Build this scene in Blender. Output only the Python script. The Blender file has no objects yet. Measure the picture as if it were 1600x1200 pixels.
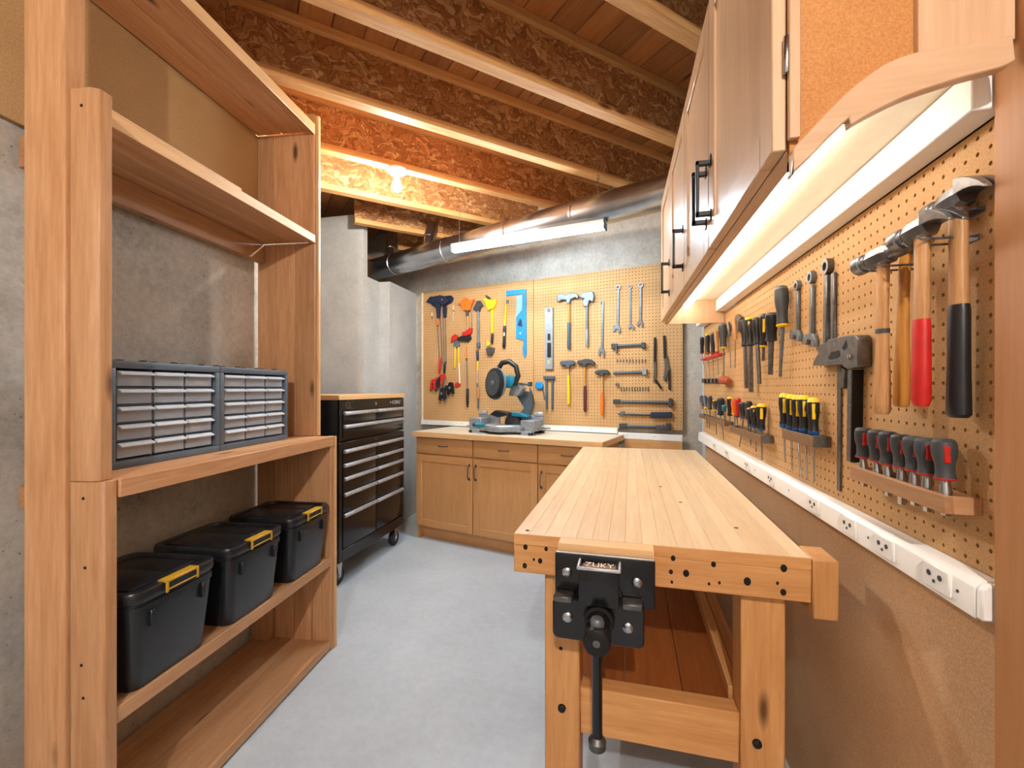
import bpy, bmesh, math, random
from mathutils import Vector, Matrix
random.seed(7)
R = math.radians
scene = bpy.context.scene
col = scene.collection

# ---------------------------------------------------------------- camera, world, exposure
TH = R(13.3); CT, ST = math.cos(TH), math.sin(TH)
FPX, HY, EYE = 700.0, 607.0, 1.26
cam_d = bpy.data.cameras.new('camera'); cam = bpy.data.objects.new('camera', cam_d); col.objects.link(cam)
cam.location = (0, 0, EYE); cam.rotation_euler = (R(90), 0, TH)
cam_d.sensor_width = 36.0; cam_d.lens = 36.0*FPX/1600.0; cam_d.shift_y = 7.0/1600.0
cam_d.clip_start = 0.02
scene.camera = cam
world = bpy.data.worlds.new('world'); scene.world = world; world.use_nodes = True
world.node_tree.nodes['Background'].inputs[0].default_value = (0.8, 0.85, 0.9, 1)
world.node_tree.nodes['Background'].inputs[1].default_value = 0.05
vs = scene.view_settings
vs.view_transform = 'Standard'; vs.look = 'None'; vs.gamma = 1.0; vs.exposure = 0.0; vs.use_curve_mapping = False
L_BULB, L_TUBE, L_COVE, L_REAR_FILL = 1450.0, 125.0, 14.0, 3800.0     # lamp surface brightness, used in the lamps' builders

def ray(px, py):
    a = (px-800.0)/FPX
    return (a*CT-ST, a*ST+CT, (HY-py)/FPX)
def at_z(px, py, z):
    r = ray(px, py); t = (z-EYE)/r[2]
    return Vector((r[0]*t, r[1]*t, z))

# ---------------------------------------------------------------- materials
def lin(h):
    v = [int(h[i:i+2], 16)/255.0 for i in (1, 3, 5)]
    return tuple((x/12.92 if x <= .04045 else ((x+.055)/1.055)**2.4) for x in v) + (1.0,)
MATS = {}
def base_mat(name, rough=.5, metal=0.0, spec=.5):
    m = bpy.data.materials.new(name); m.use_nodes = True
    nt = m.node_tree; b = nt.nodes['Principled BSDF']
    b.inputs['Roughness'].default_value = rough; b.inputs['Metallic'].default_value = metal
    b.inputs['Specular IOR Level'].default_value = spec
    MATS[name] = m
    return m, nt, b
def N(nt, t, **kw):
    n = nt.nodes.new(t)
    for k, v in kw.items():
        if k in n.inputs: n.inputs[k].default_value = v
        else: setattr(n, k, v)
    return n
def ramp(nt, stops, fac):
    r = nt.nodes.new('ShaderNodeValToRGB'); e = r.color_ramp.elements
    while len(e) < len(stops): e.new(.5)
    for i, (p, c) in enumerate(stops): e[i].position = p; e[i].color = c
    nt.links.new(fac, r.inputs[0]); return r
def flat(name, hexc, rough=.5, metal=0.0, var=.12, nscale=30.0, bump=0.0, spec=.5):
    """plain finish with faint mottling"""
    m, nt, b = base_mat(name, rough, metal, spec)
    c = lin(hexc); d = tuple(x*(1-var) for x in c[:3])+(1,); e = tuple(min(1, x*(1+var)) for x in c[:3])+(1,)
    tc = N(nt, 'ShaderNodeTexCoord'); no = N(nt, 'ShaderNodeTexNoise', Scale=nscale, Detail=3.0)
    nt.links.new(tc.outputs['Object'], no.inputs['Vector'])
    rp = ramp(nt, [(.3, d), (.7, e)], no.outputs['Fac']); nt.links.new(rp.outputs[0], b.inputs['Base Color'])
    if bump:
        bp = N(nt, 'ShaderNodeBump', Strength=bump, Distance=.002); nt.links.new(no.outputs['Fac'], bp.inputs['Height'])
        nt.links.new(bp.outputs[0], b.inputs['Normal'])
    return m
def wood(name, c1, c2, axis='x', scale=1.0, rough=.45, knots=True, jitter=.25, spec=.4, fine=1.0):
    m, nt, b = base_mat(name, rough, 0, spec)
    tc = N(nt, 'ShaderNodeTexCoord'); oi = N(nt, 'ShaderNodeObjectInfo')
    sh = N(nt, 'ShaderNodeVectorMath', operation='SCALE'); 
    cmb = N(nt, 'ShaderNodeCombineXYZ')
    for k in range(3): nt.links.new(oi.outputs['Random'], cmb.inputs[k])
    nt.links.new(cmb.outputs[0], sh.inputs[0]); sh.inputs['Scale'].default_value = 37.0
    ad = N(nt, 'ShaderNodeVectorMath', operation='ADD')
    nt.links.new(tc.outputs['Object'], ad.inputs[0]); nt.links.new(sh.outputs[0], ad.inputs[1])
    mp = N(nt, 'ShaderNodeMapping')
    s = {'x': (1.0, 14.0, 14.0), 'y': (14.0, 1.0, 14.0), 'z': (14.0, 14.0, 1.0)}[axis]
    mp.inputs['Scale'].default_value = tuple(v*scale for v in s)
    nt.links.new(ad.outputs[0], mp.inputs['Vector'])
    n1 = N(nt, 'ShaderNodeTexNoise', Scale=1.0, Detail=4.0, Roughness=.6, Distortion=.8)
    n2 = N(nt, 'ShaderNodeTexNoise', Scale=7.0*fine, Detail=3.0, Roughness=.7)
    nt.links.new(mp.outputs[0], n1.inputs['Vector']); nt.links.new(mp.outputs[0], n2.inputs['Vector'])
    mx = N(nt, 'ShaderNodeMath', operation='MULTIPLY_ADD'); mx.inputs[1].default_value = .55
    nt.links.new(n2.outputs['Fac'], mx.inputs[0])
    m3 = N(nt, 'ShaderNodeMath', operation='MULTIPLY'); m3.inputs[1].default_value = .5
    nt.links.new(n1.outputs['Fac'], m3.inputs[0]); nt.links.new(m3.outputs[0], mx.inputs[2])
    rp = ramp(nt, [(.32, lin(c2)), (.68, lin(c1))], mx.outputs[0])
    hs = N(nt, 'ShaderNodeHueSaturation')
    mr = N(nt, 'ShaderNodeMapRange'); mr.inputs[3].default_value = 1-jitter; mr.inputs[4].default_value = 1+jitter*.6
    nt.links.new(oi.outputs['Random'], mr.inputs[0]); nt.links.new(mr.outputs[0], hs.inputs['Value'])
    nt.links.new(rp.outputs[0], hs.inputs['Color'])
    out = hs.outputs[0]
    if knots:
        mk = N(nt, 'ShaderNodeMapping')
        k = {'x': (2.2, 8, 8), 'y': (8, 2.2, 8), 'z': (8, 8, 2.2)}[axis]; mk.inputs['Scale'].default_value = k
        nt.links.new(ad.outputs[0], mk.inputs['Vector'])
        vo = N(nt, 'ShaderNodeTexVoronoi', Scale=1.0); nt.links.new(mk.outputs[0], vo.inputs['Vector'])
        kr = ramp(nt, [(.05, (1, 1, 1, 1)), (.13, (0, 0, 0, 1))], vo.outputs['Distance'])
        mi = N(nt, 'ShaderNodeMixRGB'); mi.inputs[2].default_value = tuple(x*.28 for x in lin(c2)[:3])+(1,)
        nt.links.new(kr.outputs[0], mi.inputs[0]); nt.links.new(out, mi.inputs[1]); out = mi.outputs[0]
    nt.links.new(out, b.inputs['Base Color'])
    bp = N(nt, 'ShaderNodeBump', Strength=.12, Distance=.001); nt.links.new(mx.outputs[0], bp.inputs['Height'])
    nt.links.new(bp.outputs[0], b.inputs['Normal'])
    return m
def concrete(name, c1, c2, rough=.85, scale=2.0, pits=True, stain=None, spec=.3, rmin=None):
    m, nt, b = base_mat(name, rough, 0, spec)
    tc = N(nt, 'ShaderNodeTexCoord')
    n1 = N(nt, 'ShaderNodeTexNoise', Scale=scale, Detail=6.0, Roughness=.65)
    n2 = N(nt, 'ShaderNodeTexNoise', Scale=scale*22, Detail=4.0, Roughness=.7)
    for n in (n1, n2): nt.links.new(tc.outputs['Object'], n.inputs['Vector'])
    mx = N(nt, 'ShaderNodeMath', operation='MULTIPLY_ADD'); mx.inputs[1].default_value = .3
    nt.links.new(n2.outputs['Fac'], mx.inputs[0]); 
    m3 = N(nt, 'ShaderNodeMath', operation='MULTIPLY'); m3.inputs[1].default_value = .72
    nt.links.new(n1.outputs['Fac'], m3.inputs[0]); nt.links.new(m3.outputs[0], mx.inputs[2])
    st = [(.33, lin(c2)), (.66, lin(c1))]
    rp = ramp(nt, st, mx.outputs[0]); out = rp.outputs[0]
    if stain:
        n3 = N(nt, 'ShaderNodeTexNoise', Scale=1.1, Detail=3.0); nt.links.new(tc.outputs['Object'], n3.inputs['Vector'])
        sr = ramp(nt, [(.45, (0, 0, 0, 1)), (.62, (1, 1, 1, 1))], n3.outputs['Fac'])
        mi = N(nt, 'ShaderNodeMixRGB'); mi.inputs[2].default_value = lin(stain)
        ms = N(nt, 'ShaderNodeMath', operation='MULTIPLY'); ms.inputs[1].default_value = .5
        nt.links.new(sr.outputs[0], ms.inputs[0]); nt.links.new(ms.outputs[0], mi.inputs[0]); nt.links.new(out, mi.inputs[1]); out = mi.outputs[0]
    h = mx.outputs[0]
    if pits:
        vo = N(nt, 'ShaderNodeTexVoronoi', Scale=38.0); nt.links.new(tc.outputs['Object'], vo.inputs['Vector'])
        n4 = N(nt, 'ShaderNodeTexNoise', Scale=6.0, Detail=2.0); nt.links.new(tc.outputs['Object'], n4.inputs['Vector'])
        th = N(nt, 'ShaderNodeMath', operation='MULTIPLY_ADD'); th.inputs[1].default_value = .55; th.inputs[2].default_value = -.22
        nt.links.new(n4.outputs['Fac'], th.inputs[0])
        lt = N(nt, 'ShaderNodeMath', operation='LESS_THAN'); nt.links.new(vo.outputs['Distance'], lt.inputs[0]); nt.links.new(th.outputs[0], lt.inputs[1])
        sb = N(nt, 'ShaderNodeMath', operation='MULTIPLY_ADD'); sb.inputs[1].default_value = -1.0
        nt.links.new(lt.outputs[0], sb.inputs[0]); nt.links.new(h, sb.inputs[2]); h = sb.outputs[0]
        pm = N(nt, 'ShaderNodeMixRGB'); pm.inputs[2].default_value = tuple(x*.35 for x in lin(c2)[:3])+(1,)
        pf = N(nt, 'ShaderNodeMath', operation='MULTIPLY'); pf.inputs[1].default_value = .6; nt.links.new(lt.outputs[0], pf.inputs[0])
        nt.links.new(pf.outputs[0], pm.inputs[0]); nt.links.new(out, pm.inputs[1]); out = pm.outputs[0]
    nt.links.new(out, b.inputs['Base Color'])
    bp = N(nt, 'ShaderNodeBump', Strength=.6 if pits else .06, Distance=.006); nt.links.new(h, bp.inputs['Height'])
    nt.links.new(bp.outputs[0], b.inputs['Normal'])
    if rmin is not None:
        rr = ramp(nt, [(.35, (rmin,)*3+(1,)), (.65, (rough,)*3+(1,))], n1.outputs['Fac']); nt.links.new(rr.outputs[0], b.inputs['Roughness'])
    return m
def osb(name, cols, scale=1.0):
    m, nt, b = base_mat(name, .6, 0, .35)
    tc = N(nt, 'ShaderNodeTexCoord')
    no = N(nt, 'ShaderNodeTexNoise', Scale=7.0*scale, Detail=2.0); nt.links.new(tc.outputs['Object'], no.inputs['Vector'])
    mv = N(nt, 'ShaderNodeVectorMath', operation='MULTIPLY_ADD'); mv.inputs[1].default_value = (.24, .24, .24)
    nt.links.new(no.outputs['Color'], mv.inputs[0]); nt.links.new(tc.outputs['Object'], mv.inputs[2])
    mp = N(nt, 'ShaderNodeMapping'); mp.inputs['Scale'].default_value = (13*scale, 30*scale, 42*scale); mp.inputs['Rotation'].default_value = (0, .35, 0)
    nt.links.new(mv.outputs[0], mp.inputs['Vector'])
    vo = N(nt, 'ShaderNodeTexVoronoi', Scale=1.0); nt.links.new(mp.outputs[0], vo.inputs['Vector'])
    sp = N(nt, 'ShaderNodeSeparateColor'); nt.links.new(vo.outputs['Color'], sp.inputs[0])
    rp = ramp(nt, [(i/(len(cols)-1), lin(c)) for i, c in enumerate(cols)], sp.outputs[0])
    ed = N(nt, 'ShaderNodeTexVoronoi', Scale=1.0, feature='DISTANCE_TO_EDGE'); nt.links.new(mp.outputs[0], ed.inputs['Vector'])
    er = ramp(nt, [(.0, (.42, .42, .42, 1)), (.09, (1, 1, 1, 1))], ed.outputs['Distance'])
    mu = N(nt, 'ShaderNodeMixRGB', blend_type='MULTIPLY'); mu.inputs[0].default_value = 1.0
    nt.links.new(rp.outputs[0], mu.inputs[1]); nt.links.new(er.outputs[0], mu.inputs[2])
    nt.links.new(mu.outputs[0], b.inputs['Base Color'])
    bp = N(nt, 'ShaderNodeBump', Strength=.5, Distance=.002); nt.links.new(sp.outputs[1], bp.inputs['Height']); nt.links.new(bp.outputs[0], b.inputs['Normal'])
    return m
def speck(name, c1, c2, rough=.7, scale=260.0):
    """pressed fibre / particle board"""
    m, nt, b = base_mat(name, rough, 0, .3)
    tc = N(nt, 'ShaderNodeTexCoord')
    n1 = N(nt, 'ShaderNodeTexNoise', Scale=scale, Detail=2.0); n2 = N(nt, 'ShaderNodeTexNoise', Scale=4.0, Detail=3.0)
    for n in (n1, n2): nt.links.new(tc.outputs['Object'], n.inputs['Vector'])
    mx = N(nt, 'ShaderNodeMath', operation='MULTIPLY_ADD'); mx.inputs[1].default_value = .35; nt.links.new(n2.outputs['Fac'], mx.inputs[0])
    m3 = N(nt, 'ShaderNodeMath', operation='MULTIPLY'); m3.inputs[1].default_value = .65
    nt.links.new(n1.outputs['Fac'], m3.inputs[0]); nt.links.new(m3.outputs[0], mx.inputs[2])
    rp = ramp(nt, [(.38, lin(c2)), (.62, lin(c1))], mx.outputs[0]); nt.links.new(rp.outputs[0], b.inputs['Base Color'])
    return m
def emit(name, colr, strength):
    m = bpy.data.materials.new(name); m.use_nodes = True; nt = m.node_tree
    b = nt.nodes['Principled BSDF']; b.inputs['Base Color'].default_value = (.9, .9, .9, 1)
    b.inputs['Emission Color'].default_value = colr+(1,); b.inputs['Emission Strength'].default_value = strength
    MATS[name] = m; return m
def clear_plastic(name, tint, mixf):
    m, nt, b = base_mat(name, .18, 0, .5); b.inputs['Base Color'].default_value = lin(tint)
    tr = N(nt, 'ShaderNodeBsdfTransparent'); mi = N(nt, 'ShaderNodeMixShader'); mi.inputs[0].default_value = mixf
    out = nt.nodes['Material Output']
    nt.links.new(tr.outputs[0], mi.inputs[1]); nt.links.new(b.outputs[0], mi.inputs[2]); nt.links.new(mi.outputs[0], out.inputs[0])
    return m

for ax in 'xyz':
    wood('fir_'+ax, '#d0a074', '#ad784c', ax, .8, .5)
    wood('maple_'+ax, '#e6bd8b', '#d3a068', ax, .7, .4, knots=False, jitter=.1)
    wood('cab_'+ax, '#d5a26c', '#c28d57', ax, .9, .38, knots=False, jitter=.06)
    wood('uppercab_'+ax, '#dab691', '#c89f79', ax, .7, .3, knots=False, jitter=.05)
    wood('bench_'+ax, '#dba468', '#bd8046', ax, .8, .42, jitter=.15)
    wood('flange_'+ax, '#e3b274', '#c4864a', ax, .9, .6)
wood('benchtop', '#e6cba6', '#d5b083', 'y', .8, .36, knots=False, jitter=.07)
wood('subfloor', '#b97d45', '#96592b', 'x', .7, .65)
wood('redshelf', '#a9642f', '#8a4a20', 'y', .7, .45, knots=False)
wood('handle_wood', '#d2a06a', '#a8713f', 'z', 3.0, .42, knots=False, jitter=.2)
wood('handle_amber', '#cf8f3f', '#a86a26', 'z', 3.0, .35, knots=False, jitter=.1)
wood('counter_lam', '#ded2bd', '#cfc0a4', 'x', .9, .4, knots=False, jitter=.03)
wood('postwood', '#b98455', '#a56f42', 'z', .7, .5, knots=False, jitter=.04)
osb('osb', ['#8f5b35', '#b57a48', '#a2683b', '#cb9966', '#aa6f41', '#d9ab78', '#8a5630'], 1.2)
concrete('floor_con', '#c7d1d9', '#aab5be', .5, 1.3, pits=False, rmin=.28, spec=.5)
concrete('wall_con', '#d0cbc1', '#8f887d', .9, 2.2, stain='#9c8366')
concrete('wall_smooth', '#c6c8c7', '#a7a9a8', .8, 1.8)
speck('pegboard', '#cba271', '#b78b58')
speck('particle', '#d9b187', '#c3996f', scale=330)
speck('fibre_panel', '#b9915f', '#a67e50', scale=200)
speck('end_panel', '#c98d53', '#b5783f', scale=300)
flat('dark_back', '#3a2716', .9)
flat('white_paint', '#eeece6', .45, var=.03)
flat('white_plastic', '#f2f0ea', .35, var=.02)
flat('cream_paint', '#e6d5b9', .5, var=.04)
flat('black_enamel', '#121214', .22, var=.1)
flat('black_plastic', '#1a1b1e', .38, var=.1)
flat('bin_black', '#1a1d21', .33, var=.12, nscale=200, bump=.15)
flat('rubber', '#1c1c1e', .75)
flat('blackiron', '#1b1a1a', .45, .4)
flat('hole_dark', '#140d08', .9)
flat('alu', '#c9ccd0', .38, .65)
flat('chrome', '#b9bcc0', .24, 1.0, var=.06)
flat('hammersteel', '#85878a', .36, .9, var=.2, nscale=50)
flat('steel', '#72787e', .45, .55, var=.2)
flat('darksteel', '#6d6c6b', .45, .9, var=.25, nscale=60)
flat('castalu', '#8f959a', .5, .35)
flat('galv', '#b5bac0', .27, 1.0, var=.14, nscale=9)
flat('greyblue', '#4a5660', .45, var=.1)
flat('slate_plastic', '#56636f', .45, var=.08)
flat('navy', '#1c2740', .45)
flat('blue', '#1d86c4', .4); flat('paleblue', '#8fbcdc', .4); flat('teal', '#0f6f83', .35)
flat('driverblue', '#1d4f86', .4)
flat('yellow', '#f2c81c', .4); flat('orange', '#e2701d', .45); flat('red', '#c3211d', .4); flat('maroon', '#5d2126', .45)
flat('gripgrey', '#3a3d40', .55); flat('gripblue', '#3d4f60', .5)
flat('paper', '#e9dec8', .7); flat('hardware', '#cbb89c', .5, .2, var=.35, nscale=90)
flat('bakelite', '#7a5a3a', .6)
flat('goldclip', '#c79a24', .4)
flat('amber_red', '#a8401c', .35)
clear_plastic('clear_drawer', '#c3cad4', .42)
flat('lip', '#d6dee6', .35, var=.04)
emit('bulb_glow', (1.0, .93, .83), L_BULB)
emit('rear_fill_glow', (1.0, .95, .90), L_REAR_FILL)
emit('tube_glow', (.70, .87, 1.0), L_TUBE)
emit('cove_glow', (1.0, .95, .87), L_COVE)
M = MATS

# ---------------------------------------------------------------- mesh builder
class MB:
    def __init__(s): s.v = []; s.f = []
    def add(s, vs_, fs_):
        o = len(s.v); s.v += [tuple(p) for p in vs_]; s.f += [tuple(i+o for i in f) for f in fs_]; return s
    def box(s, x0, y0, z0, x1, y1, z1):
        x0, x1 = min(x0, x1), max(x0, x1); y0, y1 = min(y0, y1), max(y0, y1); z0, z1 = min(z0, z1), max(z0, z1)
        return s.add([(x0,y0,z0),(x1,y0,z0),(x1,y1,z0),(x0,y1,z0),(x0,y0,z1),(x1,y0,z1),(x1,y1,z1),(x0,y1,z1)],
                     [(0,3,2,1),(4,5,6,7),(0,1,5,4),(1,2,6,5),(2,3,7,6),(3,0,4,7)])
    def prism(s, poly, a, b, plane='xz'):
        """poly in the plane, extruded along the third axis from a to b"""
        n = len(poly)
        mk = {'xz': lambda u, v, w: (u, w, v), 'xy': lambda u, v, w: (u, v, w), 'yz': lambda u, v, w: (w, u, v)}[plane]
        vs_ = [mk(u, v, a) for u, v in poly]+[mk(u, v, b) for u, v in poly]
        fs_ = [tuple(range(n)), tuple(range(2*n-1, n-1, -1))]+[(i, (i+1) % n, n+(i+1) % n, n+i) for i in range(n)]
        return s.add(vs_, fs_)
    def lathe(s, prof, p0, d, n=14, sx=1.0, up=(0, 1, 0)):
        """prof = [(distance along d, radius)]; sx squashes the second radial axis (up)"""
        p0 = Vector(p0); d = Vector(d).normalized(); u = Vector(up)
        if abs(u.dot(d)) > .95: u = Vector((1, 0, 0))
        e1 = d.cross(u).normalized(); e2 = d.cross(e1).normalized()
        vs_, fs_ = [], []
        for t, r in prof:
            for k in range(n):
                a = 2*math.pi*k/n; vs_.append(p0+d*t+e1*(r*math.cos(a))+e2*(r*sx*math.sin(a)))
        m = len(prof)
        for i in range(m-1):
            for k in range(n): fs_.append((i*n+k, i*n+(k+1) % n, (i+1)*n+(k+1) % n, (i+1)*n+k))
        fs_.append(tuple(reversed(range(n)))); fs_.append(tuple((m-1)*n+k for k in range(n)))
        return s.add(vs_, fs_)
    def cyl(s, p0, p1, r0, r1=None, n=12):
        p0 = Vector(p0); p1 = Vector(p1); L = (p1-p0).length
        return s.lathe([(0, r0), (L, r0 if r1 is None else r1)], p0, p1-p0, n)
    def ball(s, c, r, n=12, m=7, sz=1.0):
        pr = [(-r*sz*math.cos(math.pi*i/m), max(1e-4, r*math.sin(math.pi*i/m))) for i in range(m+1)]
        return s.lathe(pr, c, (0, 0, 1), n)
    def tube(s, path, r, n=8):
        P = [Vector(p) for p in path]; rings = []; prev = None
        for i, p in enumerate(P):
            d = (P[min(i+1, len(P)-1)]-P[max(i-1, 0)]).normalized()
            if prev is None:
                u = Vector((0, 0, 1)) if abs(d.z) < .9 else Vector((1, 0, 0))
                e1 = d.cross(u).normalized()
            else: e1 = (prev-d*prev.dot(d)).normalized()
            prev = e1; e2 = d.cross(e1)
            rings.append([p+e1*(r*math.cos(2*math.pi*k/n))+e2*(r*math.sin(2*math.pi*k/n)) for k in range(n)])
        vs_ = [q for g in rings for q in g]; fs_ = []
        for i in range(len(P)-1):
            for k in range(n): fs_.append((i*n+k, i*n+(k+1) % n, (i+1)*n+(k+1) % n, (i+1)*n+k))
        fs_.append(tuple(reversed(range(n)))); fs_.append(tuple((len(P)-1)*n+k for k in range(n)))
        return s.add(vs_, fs_)
    def loft(s, rings):
        n = len(rings[0]); vs_ = [p for g in rings for p in g]; fs_ = []
        for i in range(len(rings)-1):
            for k in range(n): fs_.append((i*n+k, i*n+(k+1) % n, (i+1)*n+(k+1) % n, (i+1)*n+k))
        fs_.append(tuple(reversed(range(n)))); fs_.append(tuple((len(rings)-1)*n+k for k in range(n)))
        return s.add(vs_, fs_)
    def build(s, name, mat, parent=None, bevel=0.0, seg=1, loc=None, rotz=None, rot=None, kind=None):
        bm = bmesh.new()
        V = [bm.verts.new(p) for p in s.v]
        for f in s.f:
            try: bm.faces.new([V[i] for i in f])
            except ValueError: pass
        bmesh.ops.recalc_face_normals(bm, faces=bm.faces)
        if bevel:
            ed = [e for e in bm.edges if len(e.link_faces) == 2 and e.calc_face_angle(0) > .6]
            bmesh.ops.bevel(bm, geom=ed, offset=bevel, segments=seg, affect='EDGES', clamp_overlap=True, profile=.5)
        me = bpy.data.meshes.new(name); bm.to_mesh(me); bm.free()
        for p in me.polygons: p.use_smooth = True
        me.set_sharp_from_angle(angle=R(38))
        o = bpy.data.objects.new(name, me); col.objects.link(o)
        if mat: me.materials.append(M[mat] if isinstance(mat, str) else mat)
        if parent is not None: o.parent = parent
        if loc is not None: o.location = loc
        if rotz is not None: o.rotation_euler = (0, 0, rotz)
        if rot is not None: o.rotation_euler = rot
        if kind: o['kind'] = kind
        return o
def rrect(w, d, r, z, n=4, cx=0.0, cy=0.0):
    pts = []
    for (sx, sy, a0) in ((1, 1, 0), (-1, 1, 90), (-1, -1, 180), (1, -1, 270)):
        for k in range(n+1):
            a = R(a0+90.0*k/n); pts.append((cx+sx*(w/2-r)+r*math.cos(a), cy+sy*(d/2-r)+r*math.sin(a), z))
    return pts
def bx(*a): return MB().box(*a)
def tag(o, label=None, cat=None, group=None, kind=None):
    if label: o['label'] = label
    if cat: o['category'] = cat
    if group: o['group'] = group
    if kind: o['kind'] = kind
    return o
def thing(name, label, cat, loc=(0, 0, 0), rotz=0.0, group=None, kind=None):
    o = bpy.data.objects.new(name, None); o.empty_display_size = .05; col.objects.link(o)
    o.location = loc; o.rotation_euler = (0, 0, rotz)
    return tag(o, label, cat, group, kind)
def struct(o): o['kind'] = 'structure'; return o
def text_mesh(txt, size, name, mat, parent, loc, rot, extrude=.0004):
    cu = bpy.data.curves.new(name, 'FONT'); cu.body = txt; cu.size = size; cu.extrude = extrude; cu.align_x = 'CENTER'; cu.align_y = 'CENTER'
    t = bpy.data.objects.new(name+'_c', cu); col.objects.link(t)
    bpy.context.view_layer.update()
    me = bpy.data.meshes.new_from_object(t.evaluated_get(bpy.context.evaluated_depsgraph_get()))
    bpy.data.objects.remove(t); bpy.data.curves.remove(cu)
    o = bpy.data.objects.new(name, me); col.objects.link(o); me.materials.clear(); me.materials.append(M[mat])
    o.parent = parent; o.location = loc; o.rotation_euler = rot
    return o

class Wall:
    """a vertical board: u runs to the right as one faces it, off is the distance in front of it"""
    def __init__(s, p, ang):
        s.p = Vector((p[0], p[1])); s.ang = ang; s.d = Vector((math.cos(ang), math.sin(ang))); s.n = Vector((s.d.y, -s.d.x))
    def uz(s, px, py, off=0.0):
        q = s.p+s.n*off; r = ray(px, py); rv = Vector((r[0], r[1])); t = q.dot(s.n)/rv.dot(s.n)
        return ((rv*t-s.p).dot(s.d), EYE+r[2]*t)
    def w(s, u, z, off=0.0):
        q = s.p+s.d*u+s.n*off; return Vector((q.x, q.y, z))
BW = Wall((-0.017, 3.643), R(-14.8))                 # back wall board surface
RWX = 0.548
RW = Wall((RWX, 0.0), R(-90))                        # right wall board surface, u = -Y
# ================================================================ SETTING
struct(bx(-3.3, -2.6, -.08, 1.1, 5.3, 0).build('floor', 'floor_con'))
def in_bw(name, mat, u0, u1, o0, o1, z0, z1, bevel=0):
    o = bx(u0, -o1, z0, u1, -o0, z1).build(name, mat, bevel=bevel); o.location = (BW.p.x, BW.p.y, 0); o.rotation_euler = (0, 0, BW.ang); return o
struct(in_bw('wall_back', 'wall_con', -2.9, 1.0, -.35, -.03, 0, 2.92))
struct(bx(.60, -2.4, 0, .80, 3.75, 2.92).build('wall_right', 'wall_smooth'))
struct(bx(.556, .30, 0, .60, 3.14, .985).build('trim_1', 'particle'))             # brown board behind the bench
struct(bx(-3.2, -2.6, 0, 1.0, -2.4, 2.92).build('wall_rear', 'wall_smooth'))
# shelf-side wall follows the shelving (about six degrees off the room)
SH_O = Vector((-1.3467, 1.932, 0)); SH_A = R(95.95)
def in_sh(name, mat, x0, x1, y0, y1, z0, z1, bevel=0):
    o = bx(x0, y0, z0, x1, y1, z1).build(name, mat, bevel=bevel); o.location = SH_O; o.rotation_euler = (0, 0, SH_A); return o
struct(in_sh('wall_left', 'wall_con', -4.35, .03, .40, .62, 0, 2.0))
struct(in_sh('trim_2', 'fibre_panel', -4.35, .03, .385, .62, 2.0, 2.9))
struct(bx(-2.95, 1.8, 0, -2.62, 3.395, 2.59).build('wall_left_recess', 'wall_smooth'))
struct(bx(-3.1, 3.40, 0, -2.094, 3.46, 2.74).build('wall_left_column', 'wall_smooth'))
struct(bx(-2.9, 3.66, 0, -1.993, 4.32, 2.22).build('wall_left_pilaster', 'wall_smooth'))
struct(bx(-2.9, 3.461, 0, -2.095, 3.659, 2.22).build('wall_left_panel', 'wall_smooth'))
struct(bx(-2.9, 3.70, 2.222, -2.42, 4.6, 2.59).build('wall_left_upper', 'fibre_panel'))

# ceiling: subfloor boards on wood I-joists that cross the room on the skew
JA = R(46.4); jd = Vector((math.sin(JA), math.cos(JA))); jn = Vector((-math.cos(JA), math.sin(JA)))
ZJ = 2.60; HJ = .30
ceiling = struct(bx(-3.3, -2.6, 2.945, 1.1, 5.3, 3.0).build('ceiling', 'subfloor'))
def clip(p, d, xr=(-2.95, .595), yr=(-2.38, 5.0)):
    lo, hi = -20.0, 20.0
    for (c0, dd, (a, b)) in ((p.x, d.x, xr), (p.y, d.y, yr)):
        t0, t1 = sorted(((a-c0)/dd, (b-c0)/dd)); lo = max(lo, t0); hi = min(hi, t1)
    q = BW.p+BW.n*(-.025); den = d.dot(BW.n); t = (q-p).dot(BW.n)/den
    if den > 0: lo = max(lo, t)
    else: hi = min(hi, t)
    return lo, hi
jo_rot = math.atan2(jd.y, jd.x)
for i in range(-7, 8):
    k = 1.702+.5275*i-.03
    lo, hi = clip(jn*k, jd, (-2.08, .595) if k > 3.6 else (-2.95, .595))
    if hi-lo < .25: continue
    L = hi-lo; p = jn*k+jd*lo
    web = bx(0, -.006, ZJ+.034, L, .006, ZJ+HJ-.034).build('joist', 'osb', ceiling)
    web.location = (p.x, p.y, 0); web.rotation_euler = (0, 0, jo_rot)
    for z0 in (ZJ, ZJ+HJ-.038):
        bx(0, -.031, z0, L, .031, z0+.038).build('flange', 'flange_x', web, bevel=.002)
nb = 0
t = -3.6
while t < 5.2:
    lo, hi = clip(jd*(t+.07), jn)
    if hi-lo > .1:
        p = jd*t+jn*lo
        o = bx(0, 0, 0, hi-lo, -.137, .04).build('subfloor_board', 'subfloor', ceiling, bevel=.003)
        o.location = (p.x, p.y, ZJ+HJ+.001); o.rotation_euler = (0, 0, math.atan2(jn.y, jn.x))
    t += .14

# right end post next to the pegboard
post = bx(.525, .22, 0, .598, .786, 2.92).build('trim_3', 'postwood', bevel=.003); struct(post)
struct(bx(.540, .787, .98, .5475, .806, 1.66).build('trim_4', 'flange_z'))
struct(in_bw('trim_5', 'cab_x', .075, .50, .0, .02, 0, .868))
struct(in_bw('trim_6', 'cream_paint', -1.945, -1.932, 0, .012, .90, 2.21))

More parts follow.
